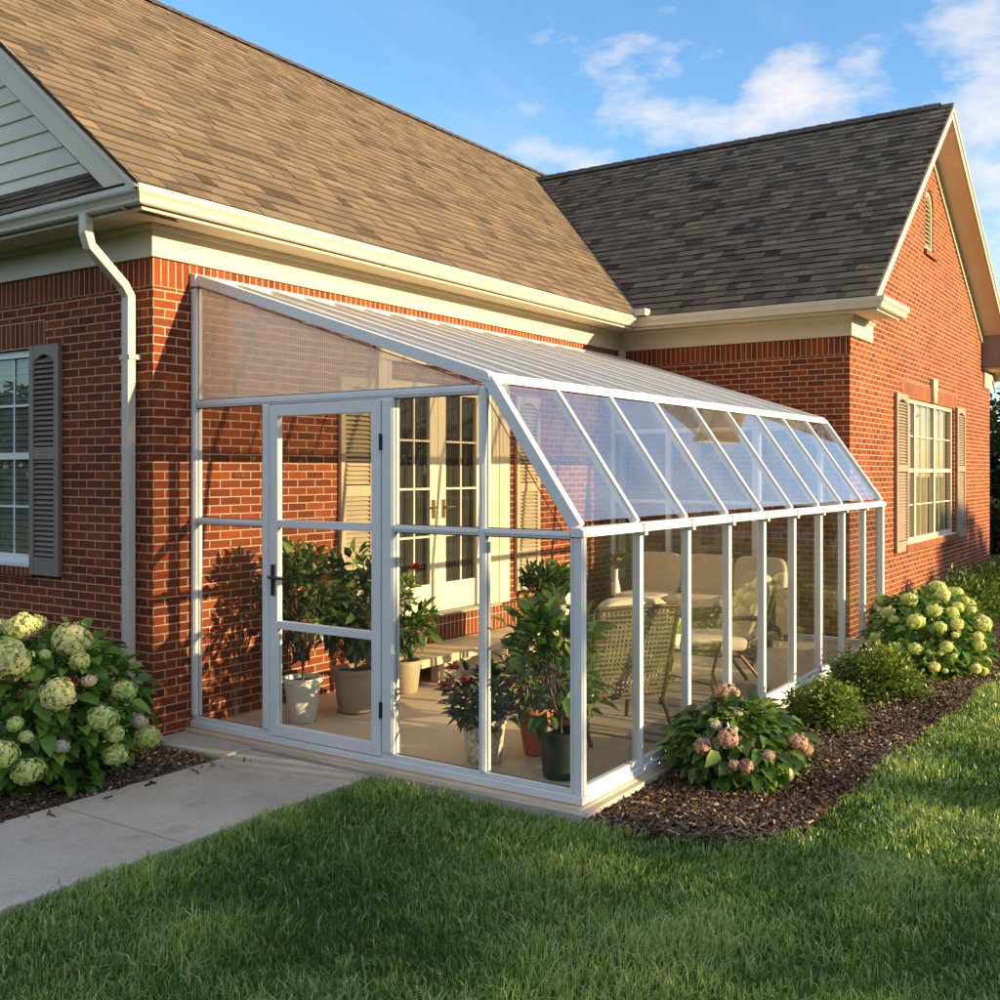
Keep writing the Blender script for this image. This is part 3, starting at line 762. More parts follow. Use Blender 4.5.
# ------------------------------------------------------------------ concrete slab, step, walkway
st = thing('concrete_step', 'low tan concrete step below the french doors', 'step', (3.3, -.3, 0))
o_ = (3.3, -.3, 0)
MB().box(2.16, 4.3, -.56, -.075, .165, .232).build('tread', M['floor'], st, bevel=.008, off=o_)
MB().box(2.46, 4.2, -.50, -.42, 0.0, .164).box(3.3, 3.38, -.42, -.09, 0, .164).box(4.12, 4.2, -.42, -.09, 0, .164).build('riser', M['floor'], st, off=o_)

slab = MB().box(.25, 6.60, -3.11, -.002, GL-.12, -.002); tag(slab.build('patio_slab', M['floor'], bevel=.012), kind='structure')
# floor joints as real grooves are thin dark strips proud by 1 mm would be paint; instead lay tiles of concrete with gaps
tag(MB().box(.25, 6.60, -3.15, -3.113, GL-.12, -.010).build('slab_edge', M['concrete']), kind='structure')
tag(MB().box(.20, .248, -3.15, -.72, GL-.12, -.010).build('slab_edge', M['concrete']), kind='structure')
tag(MB().box(-.05, .248, -.718, -.0, GL-.12, -.016).build('slab_edge', M['concrete'], bevel=.01), kind='structure')
x = .194; k = 0
for wd in (1.37, 1.30, 1.30, 1.30, 1.30, 1.3):
    tag(MB().box(x-wd+.010, x, -1.74, -.722, GL-.12, -.026).build('walkway', M['concrete'], bevel=.009), kind='structure'); x -= wd

# ------------------------------------------------------------------ ground
g = MB(); g.add([(-400, -400, GL-.01), (400, -400, GL-.01), (400, 400, GL-.01), (-400, 400, GL-.01)], [(0, 1, 2, 3)])
tag(g.build('lawn_ground', M['lawn']), kind='structure')
tag(MB().add([(23, -120, GL+.0), (27.5, -120, GL+.0), (27.5, 120, GL+.0), (23, 120, GL+.0)], [(0, 1, 2, 3)]).build('street', M['asphalt']), kind='structure')

BEDR = [(.22, -3.1), (.20, -3.24), (.20, -3.50), (.26, -3.80), (.42, -4.02), (.70, -4.12), (1.1, -4.14), (1.9, -4.15), (3.2, -4.20), (5.6, -4.28), (9, -4.3), (16, -4.3), (16, -2.6), (6.6, -2.6), (6.6, -3.1)]
BEDL = [(-.02, -.735), (-.02, .0), (.0, 6.0), (-2.4, 6.0), (-2.2, 2.0), (-2.15, -.735)]
def flat(poly, z): b = MB(); b.add([(u, v, z) for u, v in poly], [tuple(range(len(poly)))]); return b
tag(flat(BEDR, GL+.006).build('mulch_bed', M['mulch']), kind='structure')
tag(flat(BEDL, GL+.006).build('mulch_bed', M['mulch']), kind='structure')

def inside(poly, x, y):
    r = np.zeros(len(x), bool); n = len(poly)
    for i in range(n):
        (x0, y0), (x1, y1) = poly[i], poly[(i+1) % n]
        if y0 == y1: continue
        c = (y0 > y) != (y1 > y)
        r ^= c & (x < (x1-x0)*(y-y0)/(y1-y0)+x0)
    return r

def chips(poly, n, x0, x1, y0, y1, far=9e9):
    x = rng.uniform(x0, x1, n); y = rng.uniform(y0, y1, n)
    k = inside(poly, x, y); x, y = x[k], y[k]; n = len(x)
    h = .012+.02*np.clip(smooth_noise(x, y, 3, 6), -1, 1)
    P = np.stack([x, y, GL+.010+np.abs(h)*rng.random(n)], 1)
    a = rng.uniform(0, 6.283, n); tl = rng.normal(0, .35, n)
    D = np.stack([np.cos(a)*np.cos(tl), np.sin(a)*np.cos(tl), np.sin(tl)], 1)
    Sd = unit(np.cross(D, np.array([0, 0, 1.0])+rng.normal(0, .35, (n, 3)))); U = np.cross(Sd, D)
    ln = (.010+.028*rng.random(n)**1.5)[:, None]; wd = (.003+.006*rng.random(n))[:, None]; th = (.0015+.003*rng.random(n))[:, None]
    V = np.stack([P-D*ln-Sd*wd-U*th, P+D*ln-Sd*wd*.5-U*th, P+D*ln+Sd*wd*.7-U*th, P-D*ln+Sd*wd-U*th,
                  P-D*ln*.9-Sd*wd+U*th, P+D*ln-Sd*wd*.4+U*th, P+D*ln*.9+Sd*wd*.6+U*th, P-D*ln+Sd*wd*.8+U*th], 1).reshape(-1, 3)
    b = (np.arange(n)*8)[:, None]
    q = np.concatenate([b+np.array([f]) for f in ((4, 5, 6, 7), (0, 1, 5, 4), (1, 2, 6, 5), (2, 3, 7, 6), (3, 0, 4, 7))])
    t = np.clip(rng.normal(.42, .24, n)+.12*smooth_noise(x, y, 8, 2.5), 0, .97)
    t[rng.random(n) < .05] = 1
    return V, q, np.repeat(t, 8)
for poly, n, bb in ((BEDR, 46000, (.05, 8, -4.3, -2.6)), (BEDL, 14000, (-2.2, 0, -.74, 1.5))):
    V, q, t = chips(poly, n, *bb)
    if poly is BEDL:
        V2, q2, t2 = chips([(-2.3, -.95), (.1, -.95), (.1, -.74), (-2.3, -.74)], 26, -2.3, .1, -.95, -.74)
        V2[:, 2] += -.026-GL-.006
        q = np.concatenate([q, q2+len(V)]); V = np.concatenate([V, V2]); t = np.concatenate([t, t2])
    o = np_mesh('mulch_chips', V, q, M['chips'], None, t); tag(o, kind='stuff')
    tag(o, 'shredded brown bark mulch in the bed along the glass' if poly is BEDR else 'shredded dark bark mulch in the bed by the walkway', 'mulch')

# ------------------------------------------------------------------ grass
def grass():
    n = 620000
    x = rng.uniform(-5.5, 12, n); y = rng.uniform(-8.0, -1.70, n)
    dx, dy = x-CAM.x, y-CAM.y
    dep = dx*.8287+dy*.5597; lat = dx*.5597-dy*.8287; dist = np.hypot(dx, dy)
    keep = (dep > .8) & (np.abs(lat) < dep*.62+.9)
    dens = np.clip((4.4/np.maximum(dist, .5))**1.25, .13, 1.0)
    keep &= rng.random(n) < dens
    keep &= ~inside(BEDR, x+rng.normal(0, .012, n), y+rng.normal(0, .012, n)-.01)
    keep &= ~((x > .185) & (y > -3.155) & (x < 6.65)) & ~((y > -1.745+.035*np.clip(smooth_noise(x, y*0, 31, 9.0), -.6, 1.5)*rng.random(n)) & (x < .2))
    x, y, dist = x[keep], y[keep], dist[keep]; n = len(x)
    cl = smooth_noise(x, y, 21, 7.0); big = smooth_noise(x, y, 22, 1.6); fine = smooth_noise(x, y, 23, 26.0)
    h = (.040+.032*rng.random(n))*(1+.24*cl+.16*fine)*(1+.25*(rng.random(n) < .06))
    a = smooth_noise(x, y, 24, 3.0)*1.0+smooth_noise(x, y, 25, 17.0)*.9+rng.normal(0, 1.7, n)
    lean = np.abs(rng.normal(.42, .28, n))
    wd = (.0022+.0015*rng.random(n))*np.clip(dist/4.5, 1, 2.6)
    Dr = np.stack([np.cos(a), np.sin(a), np.zeros(n)], 1); fa = a+math.pi/2+rng.normal(0, .8, n)
    Sd = np.stack([np.cos(fa), np.sin(fa), np.zeros(n)], 1)
    P = np.stack([x, y, np.full(n, GL-.012)], 1); up = np.array([[0, 0, 1.0]])
    hh = h[:, None]; ln = lean[:, None]; w_ = wd[:, None]
    mid = P+up*hh*.6+Dr*hh*ln*.35; tip = P+up*hh*(1-.25*ln)+Dr*hh*ln*1.15
    V = np.stack([P-Sd*w_, P+Sd*w_, mid+Sd*w_*.85, mid-Sd*w_*.85, tip], 1).reshape(-1, 3)
    b = (np.arange(n)*5)[:, None]
    q = b+np.array([[0, 1, 2, 3]]); t = b+np.array([[3, 2, 4]])
    tint = np.clip(.43+.20*big+.16*cl+.09*fine+rng.normal(0, .19, n), 0, .85)
    dry = rng.random(n) < .03+.11*np.clip(smooth_noise(x, y, 29, 2.2)-.2, 0, 2); tint[dry] = rng.uniform(.85, 1, dry.sum())
    o = np_mesh('lawn_grass', V, q, M['grass'], None, np.repeat(tint, 5), t)
    tag(o, 'mown green lawn with short uneven blades in front of the sunroom', 'grass', kind='stuff')
    print('grass blades', n)
grass()

# ------------------------------------------------------------------ the sunroom
X0, X1, D = .34, 6.44, 3.056
YK, ZK, ZV, ZT = -2.465, 2.285, 1.435, 3.07
BAY = (X1-X0)/9
sr = thing('sunroom', 'white framed lean-to glass sunroom with sloped clear roof along brick wall', 'sunroom', (X0+(X1-X0)/2, -D/2, 0))
SO = (X0+(X1-X0)/2, -D/2, 0)
def part(mb, name, m, bevel=.004, smooth=False, parent=None): return mb.build(name, m, parent or sr, smooth, bevel, SO)
def sunroom():
    fw = .052
    # base plates
    part(MB().box(X0-.035, X0+.035, -D-.035, 0, .0, .045).box(X0-.02, X0+.02, -D+.03, -.005, .0451, .075), 'base_rail', M['alu'])
    part(MB().box(X0+.036, X1+.03, -D-.035, -D+.035, .0, .045).box(X0+.03, X1, -D-.02, -D+.02, .0451, .085), 'base_rail', M['alu'])
    part(MB().box(X1-.03, X1+.03, -D+.036, 0, .0, .045), 'base_rail', M['alu'])
    # front posts
    for i in range(10):
        x = X0+BAY*i
        w = .026 if i in (0, 9) else .021
        part(MB().box(x-w, x+w, -D-.026, -D+.026, .046, ZV-.028).box(x-w*.55, x+w*.55, -D-.031, -D-.025, .05, ZV-.03), 'front_post', M['alu'])
    # eave beam + knee beam + ridge cap
    part(MB().prism([(-D-.045, ZV-.029), (-D+.036, ZV-.029), (-D+.036, ZV+.022), (-D-.02, ZV+.022), (-D-.045, ZV+.006)], lambda u, v, d: (d, u, v), X0-.04, X1+.04), 'eave_beam', M['alu'])
    part(MB().prism([(YK-.045, ZK-.035), (YK+.04, ZK-.018), (YK+.04, ZK+.03), (YK-.02, ZK+.022)], lambda u, v, d: (d, u, v), X0-.03, X1+.03), 'knee_beam', M['alu'])
    part(MB().prism([(-.062, ZT-.05), (-.004, ZT-.05), (-.004, ZT+.05), (-.062, ZT+.03)], lambda u, v, d: (d, u, v), X0-.04, X1+.2), 'ridge_cap', M['alu'])
    # rafters
    def yz(p, q, x, w, h, name):
        return part(MB().bar((x, *p), (x, *q), w, h, (1, 0, 0)) if False else MB().bar((x, *p), (x, *q), w, h, (0, .3, 1)), name, M['alu'])
    a, k, v = (-.06, ZT), (YK, ZK+.0), (-D, ZV)
    for i in range(10):
        x = X0+BAY*i; e = i in (0, 9)
        w = .052 if e else .034; h = .070 if e else .050
        dz = -.004 if e else 0
        part(MB().bar((x, a[0], a[1]+dz), (x, k[0], k[1]+dz), w, h), 'roof_rafter', M['alu'])
        part(MB().bar((x, k[0]-.012, k[1]-.016), (x, v[0]+.012, v[1]+.02), w, h), 'sloped_rafter', M['alu'])
        if not e:
            part(MB().bar((x, v[0]-.052, v[1]-.05), (x, v[0]-.052, v[1]+.02), .034, .012, (0, 1, 0)), 'gutter_clip', M['alu'], .002)
    # intermediate glazing caps on the polycarbonate roof
    for i in range(9):
        x = X0+BAY*(i+.5); nz = .012
        part(MB().bar((x, a[0], a[1]+nz), (x, k[0]+.04, k[1]+nz+.012), .018, .02), 'glazing_cap', M['alu'], .002)
    # roof and glass panes per bay
    for i in range(9):
        xa, xb = X0+BAY*i+.021, X0+BAY*(i+1)-.021
        if i == 0: xa += .013
        if i == 8: xb -= .013
        def pan(p, q, t, m, name):
            p, q = Vector(p), Vector(q); d = (q-p).normalized(); n = Vector((-d.y, d.x))*t/2
            b = MB(); b.prism([p+n, q+n, q-n, p-n], lambda u, v, dd: (dd, u, v), xa, xb); return part(b, name, m, 0)
        pan((-.065, ZT+.004), (YK+.045, ZK+.014), .010, M['poly_r'], 'roof_panel')
        pan((YK-.046, ZK-.046), (-D+.022, ZV+.052), .006, M['coated'], 'sloped_pane')
        part(MB().box(xa+.006, xb-.006, -D-.003, -D+.003, .0851, ZV-.0352), 'front_pane', M['frontglass'], 0)
    # gable ends
    zh = 2.215; zm_ = 1.415; s = .026
    def gable(xc, door):
        def vert(y0, y1, z0, z1, name='gable_post'): part(MB().box(xc-.03, xc+.03, y0, y1, z0, z1).box(xc-.036, xc-.029, y0+.010, y1-.010, z0+.01, z1-.01), name, M['alu'])
        def hor(y0, y1, z0, z1): part(MB().box(xc-.027, xc+.027, y0, y1, z0, z1).box(xc-.033, xc-.0265, y0, y1, z0+.012, z1-.012), 'gable_rail', M['alu'])
        def glass(poly, name='gable_pane', m=None):
            b = MB(); b.prism(poly, lambda u, v, d: (d, u, v), xc-.003, xc+.003); o = part(b, name, m or M['glass'], 0)
            g = MB(); cu = sum(p[0] for p in poly)/len(poly); cv = sum(p[1] for p in poly)/len(poly)
            inner = []
            n_ = len(poly)
            for i_ in range(n_):
                p0, p1, p2 = Vector(poly[i_-1]), Vector(poly[i_]), Vector(poly[(i_+1) % n_])
                e1 = (p1-p0).normalized(); e2 = (p2-p1).normalized(); c2 = Vector((cu, cv))
                n1 = Vector((-e1.y, e1.x)); n2 = Vector((-e2.y, e2.x))
                if n1.dot(c2-p1) < 0: n1 = -n1
                if n2.dot(c2-p1) < 0: n2 = -n2
                mi = n1+n2; mi = mi/mi.dot(n1) if mi.length > .05 else n1; inner.append(p1+mi*.006)
            vs = [(xc-.006, u, v) for u, v in poly]+[(xc-.006, p.x, p.y) for p in inner]
            g.add(vs, [(i_, (i_+1) % n_, (i_+1) % n_+n_, i_+n_) for i_ in range(n_)])
            part(g, 'gasket', M['gasket'], 0, parent=o)
        vert(-.05, -.002, .076, 3.01)
        vert(-.765, -.70, .076, zh-s) ; vert(-1.805, -1.715, .076, zh-s); vert(-2.466, -2.424, .076, ZK-.055)
        vert(-D+.027, -D+.042, .076, ZV-.036)
        hor(-2.418, -.052, zh-s, zh+s)
        for y0, y1 in ((-.698, -.052), (-2.423, -1.807), (-D+.044, -2.467)): hor(y0, y1, zm_-.02, zm_+.02)
        for y0, y1 in ((-.698, -.052), (-2.423, -1.807)):
            glass(rect(y0, y1, .077, zm_-.021)); glass(rect(y0, y1, zm_+.021, zh-s-.001))
        glass(rect(-D+.043, -2.467, .077, zm_-.021))
        glass([(-2.467, zm_+.021), (-D+.10, zm_+.021), (-2.467, ZK-.12)])
        slope = (ZT-ZK)/(-.06-YK)
        glass([(-.052, zh+s+.001), (-2.417, zh+s+.001), (-2.417, ZK-.045), (-.052, ZT-.045)], 'gable_panel', M['poly_v'])
        if not door:
            hor(-1.713, -.767, zm_-.02, zm_+.02); glass(rect(-1.713, -.767, .077, zm_-.021)); glass(rect(-1.713, -.767, zm_+.021, zh-s-.001))
    gable(X0, True); gable(X1, False)
    # the door
    y0, y1, z0, z1 = -1.708, -.772, .050, zh-s-.006
    xo = X0-.012; f = .072
    dm = MB()
    dm.box(xo-.022, xo+.022, y0, y0+f, z0, z1); dm.box(xo-.022, xo+.022, y1-f, y1, z0, z1)
    for a_, b_ in ((z0, z0+.075), (z1-.075, z1), (1.392, 1.442), (.740, .792)): dm.box(xo-.020, xo+.020, y0+f, y1-f, a_, b_)
    dr = part(dm, 'door', M['alu'], .004)
    for a_, b_ in ((z0+.075, .740), (.792, 1.392), (1.442, z1-.075)):
        part(MB().box(xo-.003, xo+.003, y0+f, y1-f, a_, b_), 'door_pane', M['glass'], 0, parent=dr)
    yh = y1-.038
    part(MB().box(xo-.034, xo-.022, yh-.016, yh+.016, .955, 1.155).tube([(xo-.03, yh, 1.075), (xo-.07, yh, 1.075), (xo-.075, yh-.02, 1.075), (xo-.072, yh-.135, 1.072)], .010, 8), 'handle', M['black'], .002, parent=dr)
    for z in (1.93, .33): part(MB().box(xo-.028, xo-.0, y0-.012, y0+.004, z-.045, z+.045).tube([(xo-.03, y0-.004, z-.05), (xo-.03, y0-.004, z+.05)], .007, 8), 'hinge', M['black'], .001, parent=dr)
sunroom()

# ------------------------------------------------------------------ furniture
def cushion_mb(sx, sy, sz, n=20, p=7, mat4=None):
    """soft box: superellipsoid"""
    b = MB(); vs = []; m = n*2
    for i in range(n+1):
        ph = -math.pi/2+math.pi*i/n
        for j in range(m):
            th = 2*math.pi*j/m
            sg = lambda c, e: math.copysign(abs(c)**(2/e), c)
            vs.append(Vector((sg(math.cos(ph), 5.5)*sg(math.cos(th), p)*sx/2, sg(math.cos(ph), 5.5)*sg(math.sin(th), p)*sy/2, sg(math.sin(ph), 3.6)*sz/2)))
    if mat4: vs = [mat4 @ v for v in vs]
    fs = [(i*m+j, i*m+(j+1) % m, (i+1)*m+(j+1) % m, (i+1)*m+j) for i in range(n) for j in range(m)]
    b.add(vs, fs); return b

def make_chair(name, label, loc, rz):
    c = thing(name, label, 'chair', loc, rz)
    hw = .29
    B0, B1 = Vector((0, -.24, .26)), Vector((0, -.42, .86))      # back bottom / top
    lat = MB(); nx, nz = 17, 19; dn = (B1-B0)/nz
    for k in range(nx+1):
        x = -hw+.03+(2*hw-.06)*k/nx; lat.bar((x, B0.y, B0.z), (x, B1.y, B1.z), .013, .004, (0, -1, -.2))
    for k in range(nz+1):
        p = B0+dn*k; lat.bar((-hw+.02, p.y-.003, p.z), (hw-.02, p.y-.003, p.z), .004, .013, (0, 0, 1))
    lat.build('woven_back', M['weave'], c)
    fr = MB()
    for s in (-1, 1):
        fr.tube([(s*hw, -.20, .20), (s*hw, B0.y, B0.z+.02), (s*hw, -.33, .56), (s*hw, B1.y, B1.z+.01)], .016, 8)
        fr.tube([(s*hw, -.24, .30), (s*hw, .10, .31), (s*hw, .27, .33)], .014, 8)
    fr.tube([(-hw, B1.y, B1.z+.01), (0, B1.y-.01, B1.z+.02), (hw, B1.y, B1.z+.01)], .015, 8)
    fr.tube([(-hw, .27, .33), (hw, .27, .33)], .013, 8); fr.tube([(-hw, -.22, .27), (hw, -.22, .27)], .013, 8)
    fr.build('frame', M['bronze'], c, True)
    for s in (-1, 1):
        MB().tube([(s*(hw+.012), .27, .56), (s*(hw+.014), .29, .33), (s*(hw+.014), .28, .15), (s*(hw+.02), .31, 0)], .014, 8).build('leg', M['bronze'], c, True)
        MB().tube([(s*(hw+.012), -.12, .31), (s*(hw+.014), -.24, .17), (s*(hw+.02), -.36, 0)], .015, 8).build('leg', M['bronze'], c, True)
        MB().tube([(s*(hw+.012), -.34, .60), (s*(hw+.02), -.1, .60), (s*(hw+.022), .18, .575), (s*(hw+.014), .27, .55)], .018, 8).build('armrest', M['bronze'], c, True)
    an = math.atan2(B1.y-B0.y, B1.z-B0.z)
    Mx = Matrix.Translation((0, -.285, .64)) @ Matrix.Rotation(-an, 4, 'X')
    cushion_mb(.54, .12, .60, mat4=Mx).build('back_cushion', M['cushion'], c, True)
    cushion_mb(.55, .54, .13, mat4=Matrix.Translation((0, .04, .385))).build('seat_cushion', M['cushion'], c, True)
    return c
make_chair('lounge_chair', 'woven-back patio chair seen from behind next to the corner plants', (1.80, -2.44, .012), R(-34))
make_chair('lounge_chair', 'cushioned patio chair turned sideways between glass table and sofa', (3.50, -2.50, .012), R(38))

def sofa():
    c = thing('patio_sofa', 'long cream cushioned sofa with dark frame against brick side wall', 'sofa', (6.0, -1.30, 0), R(90))
    w = .88
    b = MB(); b.box(-w, w, -.34, .34, .12, .30); b.build('base', M['wicker'], c, bevel=.01)
    b = MB(); b.prism([(-.36, .12), (-.28, .12), (-.31, .80), (-.38, .80)], lambda u, v, d: (d, u, v), -w, w); b.build('back_frame', M['wicker'], c, bevel=.01)
    for s in (-1, 1):
        MB().box(s*w-.0, s*(w+.07), -.36, .34, .10, .56).build('armrest', M['wicker'], c, bevel=.012)
        for y in (-.30, .28): MB().box(s*(w-.02)-.025, s*(w-.02)+.025, y-.025, y+.025, 0, .12).build('leg', M['bronze'], c)
    for k in range(3):
        x = -w+w*2/3*(k+.5)
        cushion_mb(w*2/3-.01, .62, .15, mat4=Matrix.Translation((x, .03, .375))).build('seat_cushion', M['cushion'], c, True)
        cushion_mb(w*2/3-.012, .16, .46, mat4=Matrix.Translation((x, -.225, .63)) @ Matrix.Rotation(R(10), 4, 'X')).build('back_cushion', M['cushion'], c, True)
sofa()

def side_table():
    c = thing('side_table', 'small square glass topped side table with bowed bronze legs', 'table', (2.98, -2.52, .012), R(20))
    h = .42; a = .22
    MB().box(-a+.012, a-.012, -a+.012, a-.012, h-.008, h).build('glass_top', M['winglass'], c)
    MB().bar((-a, -a, h-.01), (a, -a, h-.01), .022, .022).bar((-a, a, h-.01), (a, a, h-.01), .022, .022).bar((-a, -a+.011, h-.01), (-a, a-.011, h-.01), .022, .022).bar((a, -a+.011, h-.01), (a, a-.011, h-.01), .022, .022).build('top_frame', M['bronze'], c)
    for sx in (-1, 1):
        for sy in (-1, 1):
            MB().tube([(sx*(a-.01), sy*(a-.01), h-.02), (sx*(a-.045), sy*(a-.045), h*.6), (sx*(a-.055), sy*(a-.055), h*.35), (sx*(a-.0), sy*(a-.0), 0)], .012, 8).build('leg', M['bronze'], c, True)
    MB().bar((-a+.05, -a+.05, .15), (a-.05, a-.05, .15), .012, .012).bar((-a+.05, a-.05, .163), (a-.05, -a+.05, .163), .012, .012).build('stretcher', M['bronze'], c)
    p = thing('potted_plant', 'tiny pale green tabletop plant in a cream pot on the glass table', 'potted plant', (2.90, -2.42, .432))
    MB().lathe([(.045, 0), (.06, .09), (.052, .09), (.05, .075)]).build('pot', M['pot_white'], p, True)
    n = 160; th = rng.uniform(0, 6.283, n); r = .055*np.sqrt(rng.random(n)); P = np.stack([r*np.cos(th), r*np.sin(th), .08+.10*rng.random(n)], 1)
    foliage('foliage', P, P*np.array([1, 1, .3])+rng.normal(0, .03, (n, 3))+np.array([0, 0, .03]), .03+.02*rng.random(n), .02+.01*rng.random(n), M['petal_g'], p)
side_table()
rg = MB().box(-1.05, 1.05, -.72, .72, 0, .010).build('striped_rug', M['rug']); rg.location = (2.75, -2.12, 0); tag(rg, 'striped grey and tan woven rug on the sunroom floor', 'rug')

# ------------------------------------------------------------------ potted plants
def pot(kind, r0, r1, h, parent, m, rim=.012):
    prof = [(r0*.9, 0), (r0, .01), (r1*.98, h-.03), (r1+rim, h-.03), (r1+rim, h), (r1-.012, h), (r1-.016, h-.035)]
    o = MB().lathe(prof, 40).build('pot', m, parent, True)
    MB().lathe([(.001, h-.036), (r1-.02, h-.03), (.001, h-.028)], 24).build('soil', M['soil'], parent)
    return o

def bushy(parent, zc, rx, rz_, n, ll, m, stem_h, nst=5, droop=.25, wr=.5, lean=(0, 0), nclump=24):
    # branches end in clusters, leaves sit round the branch ends
    cs = []; b = MB(); g = rng
    for k in range(nclump):
        v = g.normal(size=3); v /= np.linalg.norm(v); v *= g.random()**.35
        c = np.array([v[0]*rx+lean[0], v[1]*rx+lean[1], zc+v[2]*rz_]); cs.append(c)
        s = np.array([g.normal(0, .02), g.normal(0, .02), stem_h*.85])
        mid = s*.45+c*.55+np.array([0, 0, -.04]); b.tube([tuple(s), tuple(mid), tuple(c)], .006, 5, .002)
    b.build('stem', M['bark'], parent)
    cs = np.array(cs); idx = g.integers(0, nclump, n)
    off = g.normal(0, 1, (n, 3)); off = unit(off)*(g.random(n)**.5)[:, None]*np.array([rx, rx, rz_])*.34
    P = cs[idx]+off
    ctr = np.array([lean[0], lean[1], zc-.15])
    Dr = unit(P-ctr)*.6+unit(off)*.8+g.normal(0, .35, (n, 3)); Dr[:, 2] += .1
    l = ll*(.65+.6*g.random(n)); t = np.clip(g.normal(.5, .22, n)+.25*(cs[idx][:, 2]-zc)/rz_*.4, 0, 1)
    return foliage('foliage', P, Dr, l, l*wr, m, parent, t, .25, droop)

def bloom(parent, loc, m, r=.035, n=26, name='flower'):
    i = rng.normal(size=(n, 3)); i[:, 2] = np.abs(i[:, 2]); i = unit(i)
    P = np.zeros((n, 3))+np.array(loc); l = np.full(n, r)*(.8+.4*rng.random(n))
    return foliage(name, P+i*r*.2, i, l, l*.7, m, parent, None, .3, .15)

def potted(label, loc, potargs, leafargs, potm, flowers=(), name='potted_plant'):
    p = thing(name, label, 'potted plant', loc, 0)
    pot('', *potargs, p, potm)
    h = potargs[2]
    MB().tube([(0, 0, h-.05), (.01, .005, h+.1), (0, 0, leafargs['stem_h'])], .014, 7, .009).build('trunk', M['bark'], p)
    bushy(p, **leafargs)
    for l, m, r in flowers: bloom(p, l, m, r)
    return p
potted('dark leafy shrub in a tall white pot just behind the glass door', (.86, -.52, 0), (.095, .13, .31),
       dict(zc=.86, rx=.28, rz_=.36, n=560, ll=.10, m=M['leaf_d'], stem_h=.50, nclump=34), M['pot_white'], [((-.02, -.24, 1.0), M['petal_r'], .035)])
potted('dark leafy shrub in a wide taupe pot behind the door glass', (1.30, -.62, 0), (.125, .165, .32),
       dict(zc=.80, rx=.28, rz_=.34, n=560, ll=.115, m=M['leaf_d'], stem_h=.45, nclump=34), M['pot_taupe'], [((.0, -.26, .95), M['petal_r'], .04)])
potted('bushy plant with one red bloom in a brown pot beside the concrete step', (2.02, -.50, 0), (.10, .13, .26),
       dict(zc=.62, rx=.22, rz_=.30, n=320, ll=.10, m=M['leaf_m'], stem_h=.36, nclump=22), M['pot_taupe'], [((.02, -.10, .98), M['petal_r'], .05)])
p4 = potted('pink flowered bushy plant in a white mosaic pot', (.74, -2.16, 0), (.105, .135, .27),
       dict(zc=.40, rx=.23, rz_=.17, n=420, ll=.085, m=M['leaf_d'], stem_h=.30, nclump=24), M['pebble'],
       [((-.10, .16, .55), M['petal_k'], .045), ((-.16, .17, .45), M['petal_k'], .045), ((-.13, .05, .50), M['petal_k'], .03), ((.05, -.14, .46), M['petal_r'], .03), ((.10, -.2, .42), M['petal_r'], .025)])
potted('spreading green plant in a terracotta pot behind the dark pot', (1.04, -2.34, 0), (.07, .115, .30),
       dict(zc=.62, rx=.25, rz_=.30, n=260, ll=.11, m=M['leaf_m'], stem_h=.36, nclump=24, wr=.42), M['terracotta'])
potted('tall glossy green plant in a dark green pot at the front glass corner', (.71, -2.72, 0), (.105, .125, .27),
       dict(zc=.66, rx=.22, rz_=.38, n=250, ll=.13, m=M['leaf_m'], stem_h=.40, nclump=22, wr=.5), M['pot_dark'])
potted('small terracotta pot with low greenery between corner plants and chair', (1.28, -2.42, 0), (.06, .09, .20),
       dict(zc=.36, rx=.16, rz_=.16, n=260, ll=.09, m=M['leaf_m'], stem_h=.24, nclump=12), M['terracotta'])
# plant stand with two pots
ps = thing('plant_stand', 'low wooden plant stand behind the corner plants', 'stand', (2.72, -1.42, 0))
MB().box(-.26, .26, -.15, .15, .56, .60).build('top', M['weave'], ps, bevel=.005)
for sx in (-1, 1):
    for sy in (-1, 1): MB().bar((sx*.22, sy*.12, 0), (sx*.22, sy*.12, .56), .035, .035, (0, 1, 0)).build('leg', M['weave'], ps)
pp = thing('potted_plant', 'succulent in a round white pot on the plant stand', 'potted plant', (2.86, -1.45, .60))
pot('', .075, .105, .19, pp, M['pot_white'])
bushy(pp, .26, .15, .09, 130, .13, M['leaf_m'], .17, wr=.4, nclump=9)
pp = thing('potted_plant', 'dark ferny plant in a small taupe pot on the plant stand', 'potted plant', (2.58, -1.43, .60))
pot('', .06, .08, .14, pp, M['pot_taupe'])
bushy(pp, .26, .15, .15, 420, .09, M['leaf_d'], .16, wr=.3, nclump=16)
# flower vase in the corner on a small pedestal
pd = thing('pedestal', 'slim dark pedestal in the far brick corner', 'pedestal', (5.75, -.42, 0))
MB().box(-.12, .12, -.12, .12, .0, .03).box(-.05, .05, -.05, .05, .03, .30).build('column', M['wicker'], pd); MB().box(-.13, .13, -.13, .13, .30, .33).build('top', M['wicker'], pd, bevel=.004)
vz = thing('flower_vase', 'slender white vase holding a red and yellow flower in the far corner', 'vase', (5.75, -.42, .33))
MB().lathe([(.045, 0), (.055, .04), (.05, .14), (.025, .26), (.022, .33), (.03, .36)], 24).build('vase', M['pot_white'], vz, True)
bloom(vz, (0, -.02, .42), M['petal_y'], .07, 22, 'yellow_bloom'); bloom(vz, (-.02, -.03, .50), M['petal_r'], .05, 18, 'red_bloom')
n = 90; th = rng.uniform(0, 6.283, n); P = np.stack([.05*np.cos(th), .05*np.sin(th), .36+.14*rng.random(n)], 1)
foliage('foliage', P, P*np.array([3, 3, .2]), .12+.05*rng.random(n), .03+.01*rng.random(n), M['leaf_d'], vz)

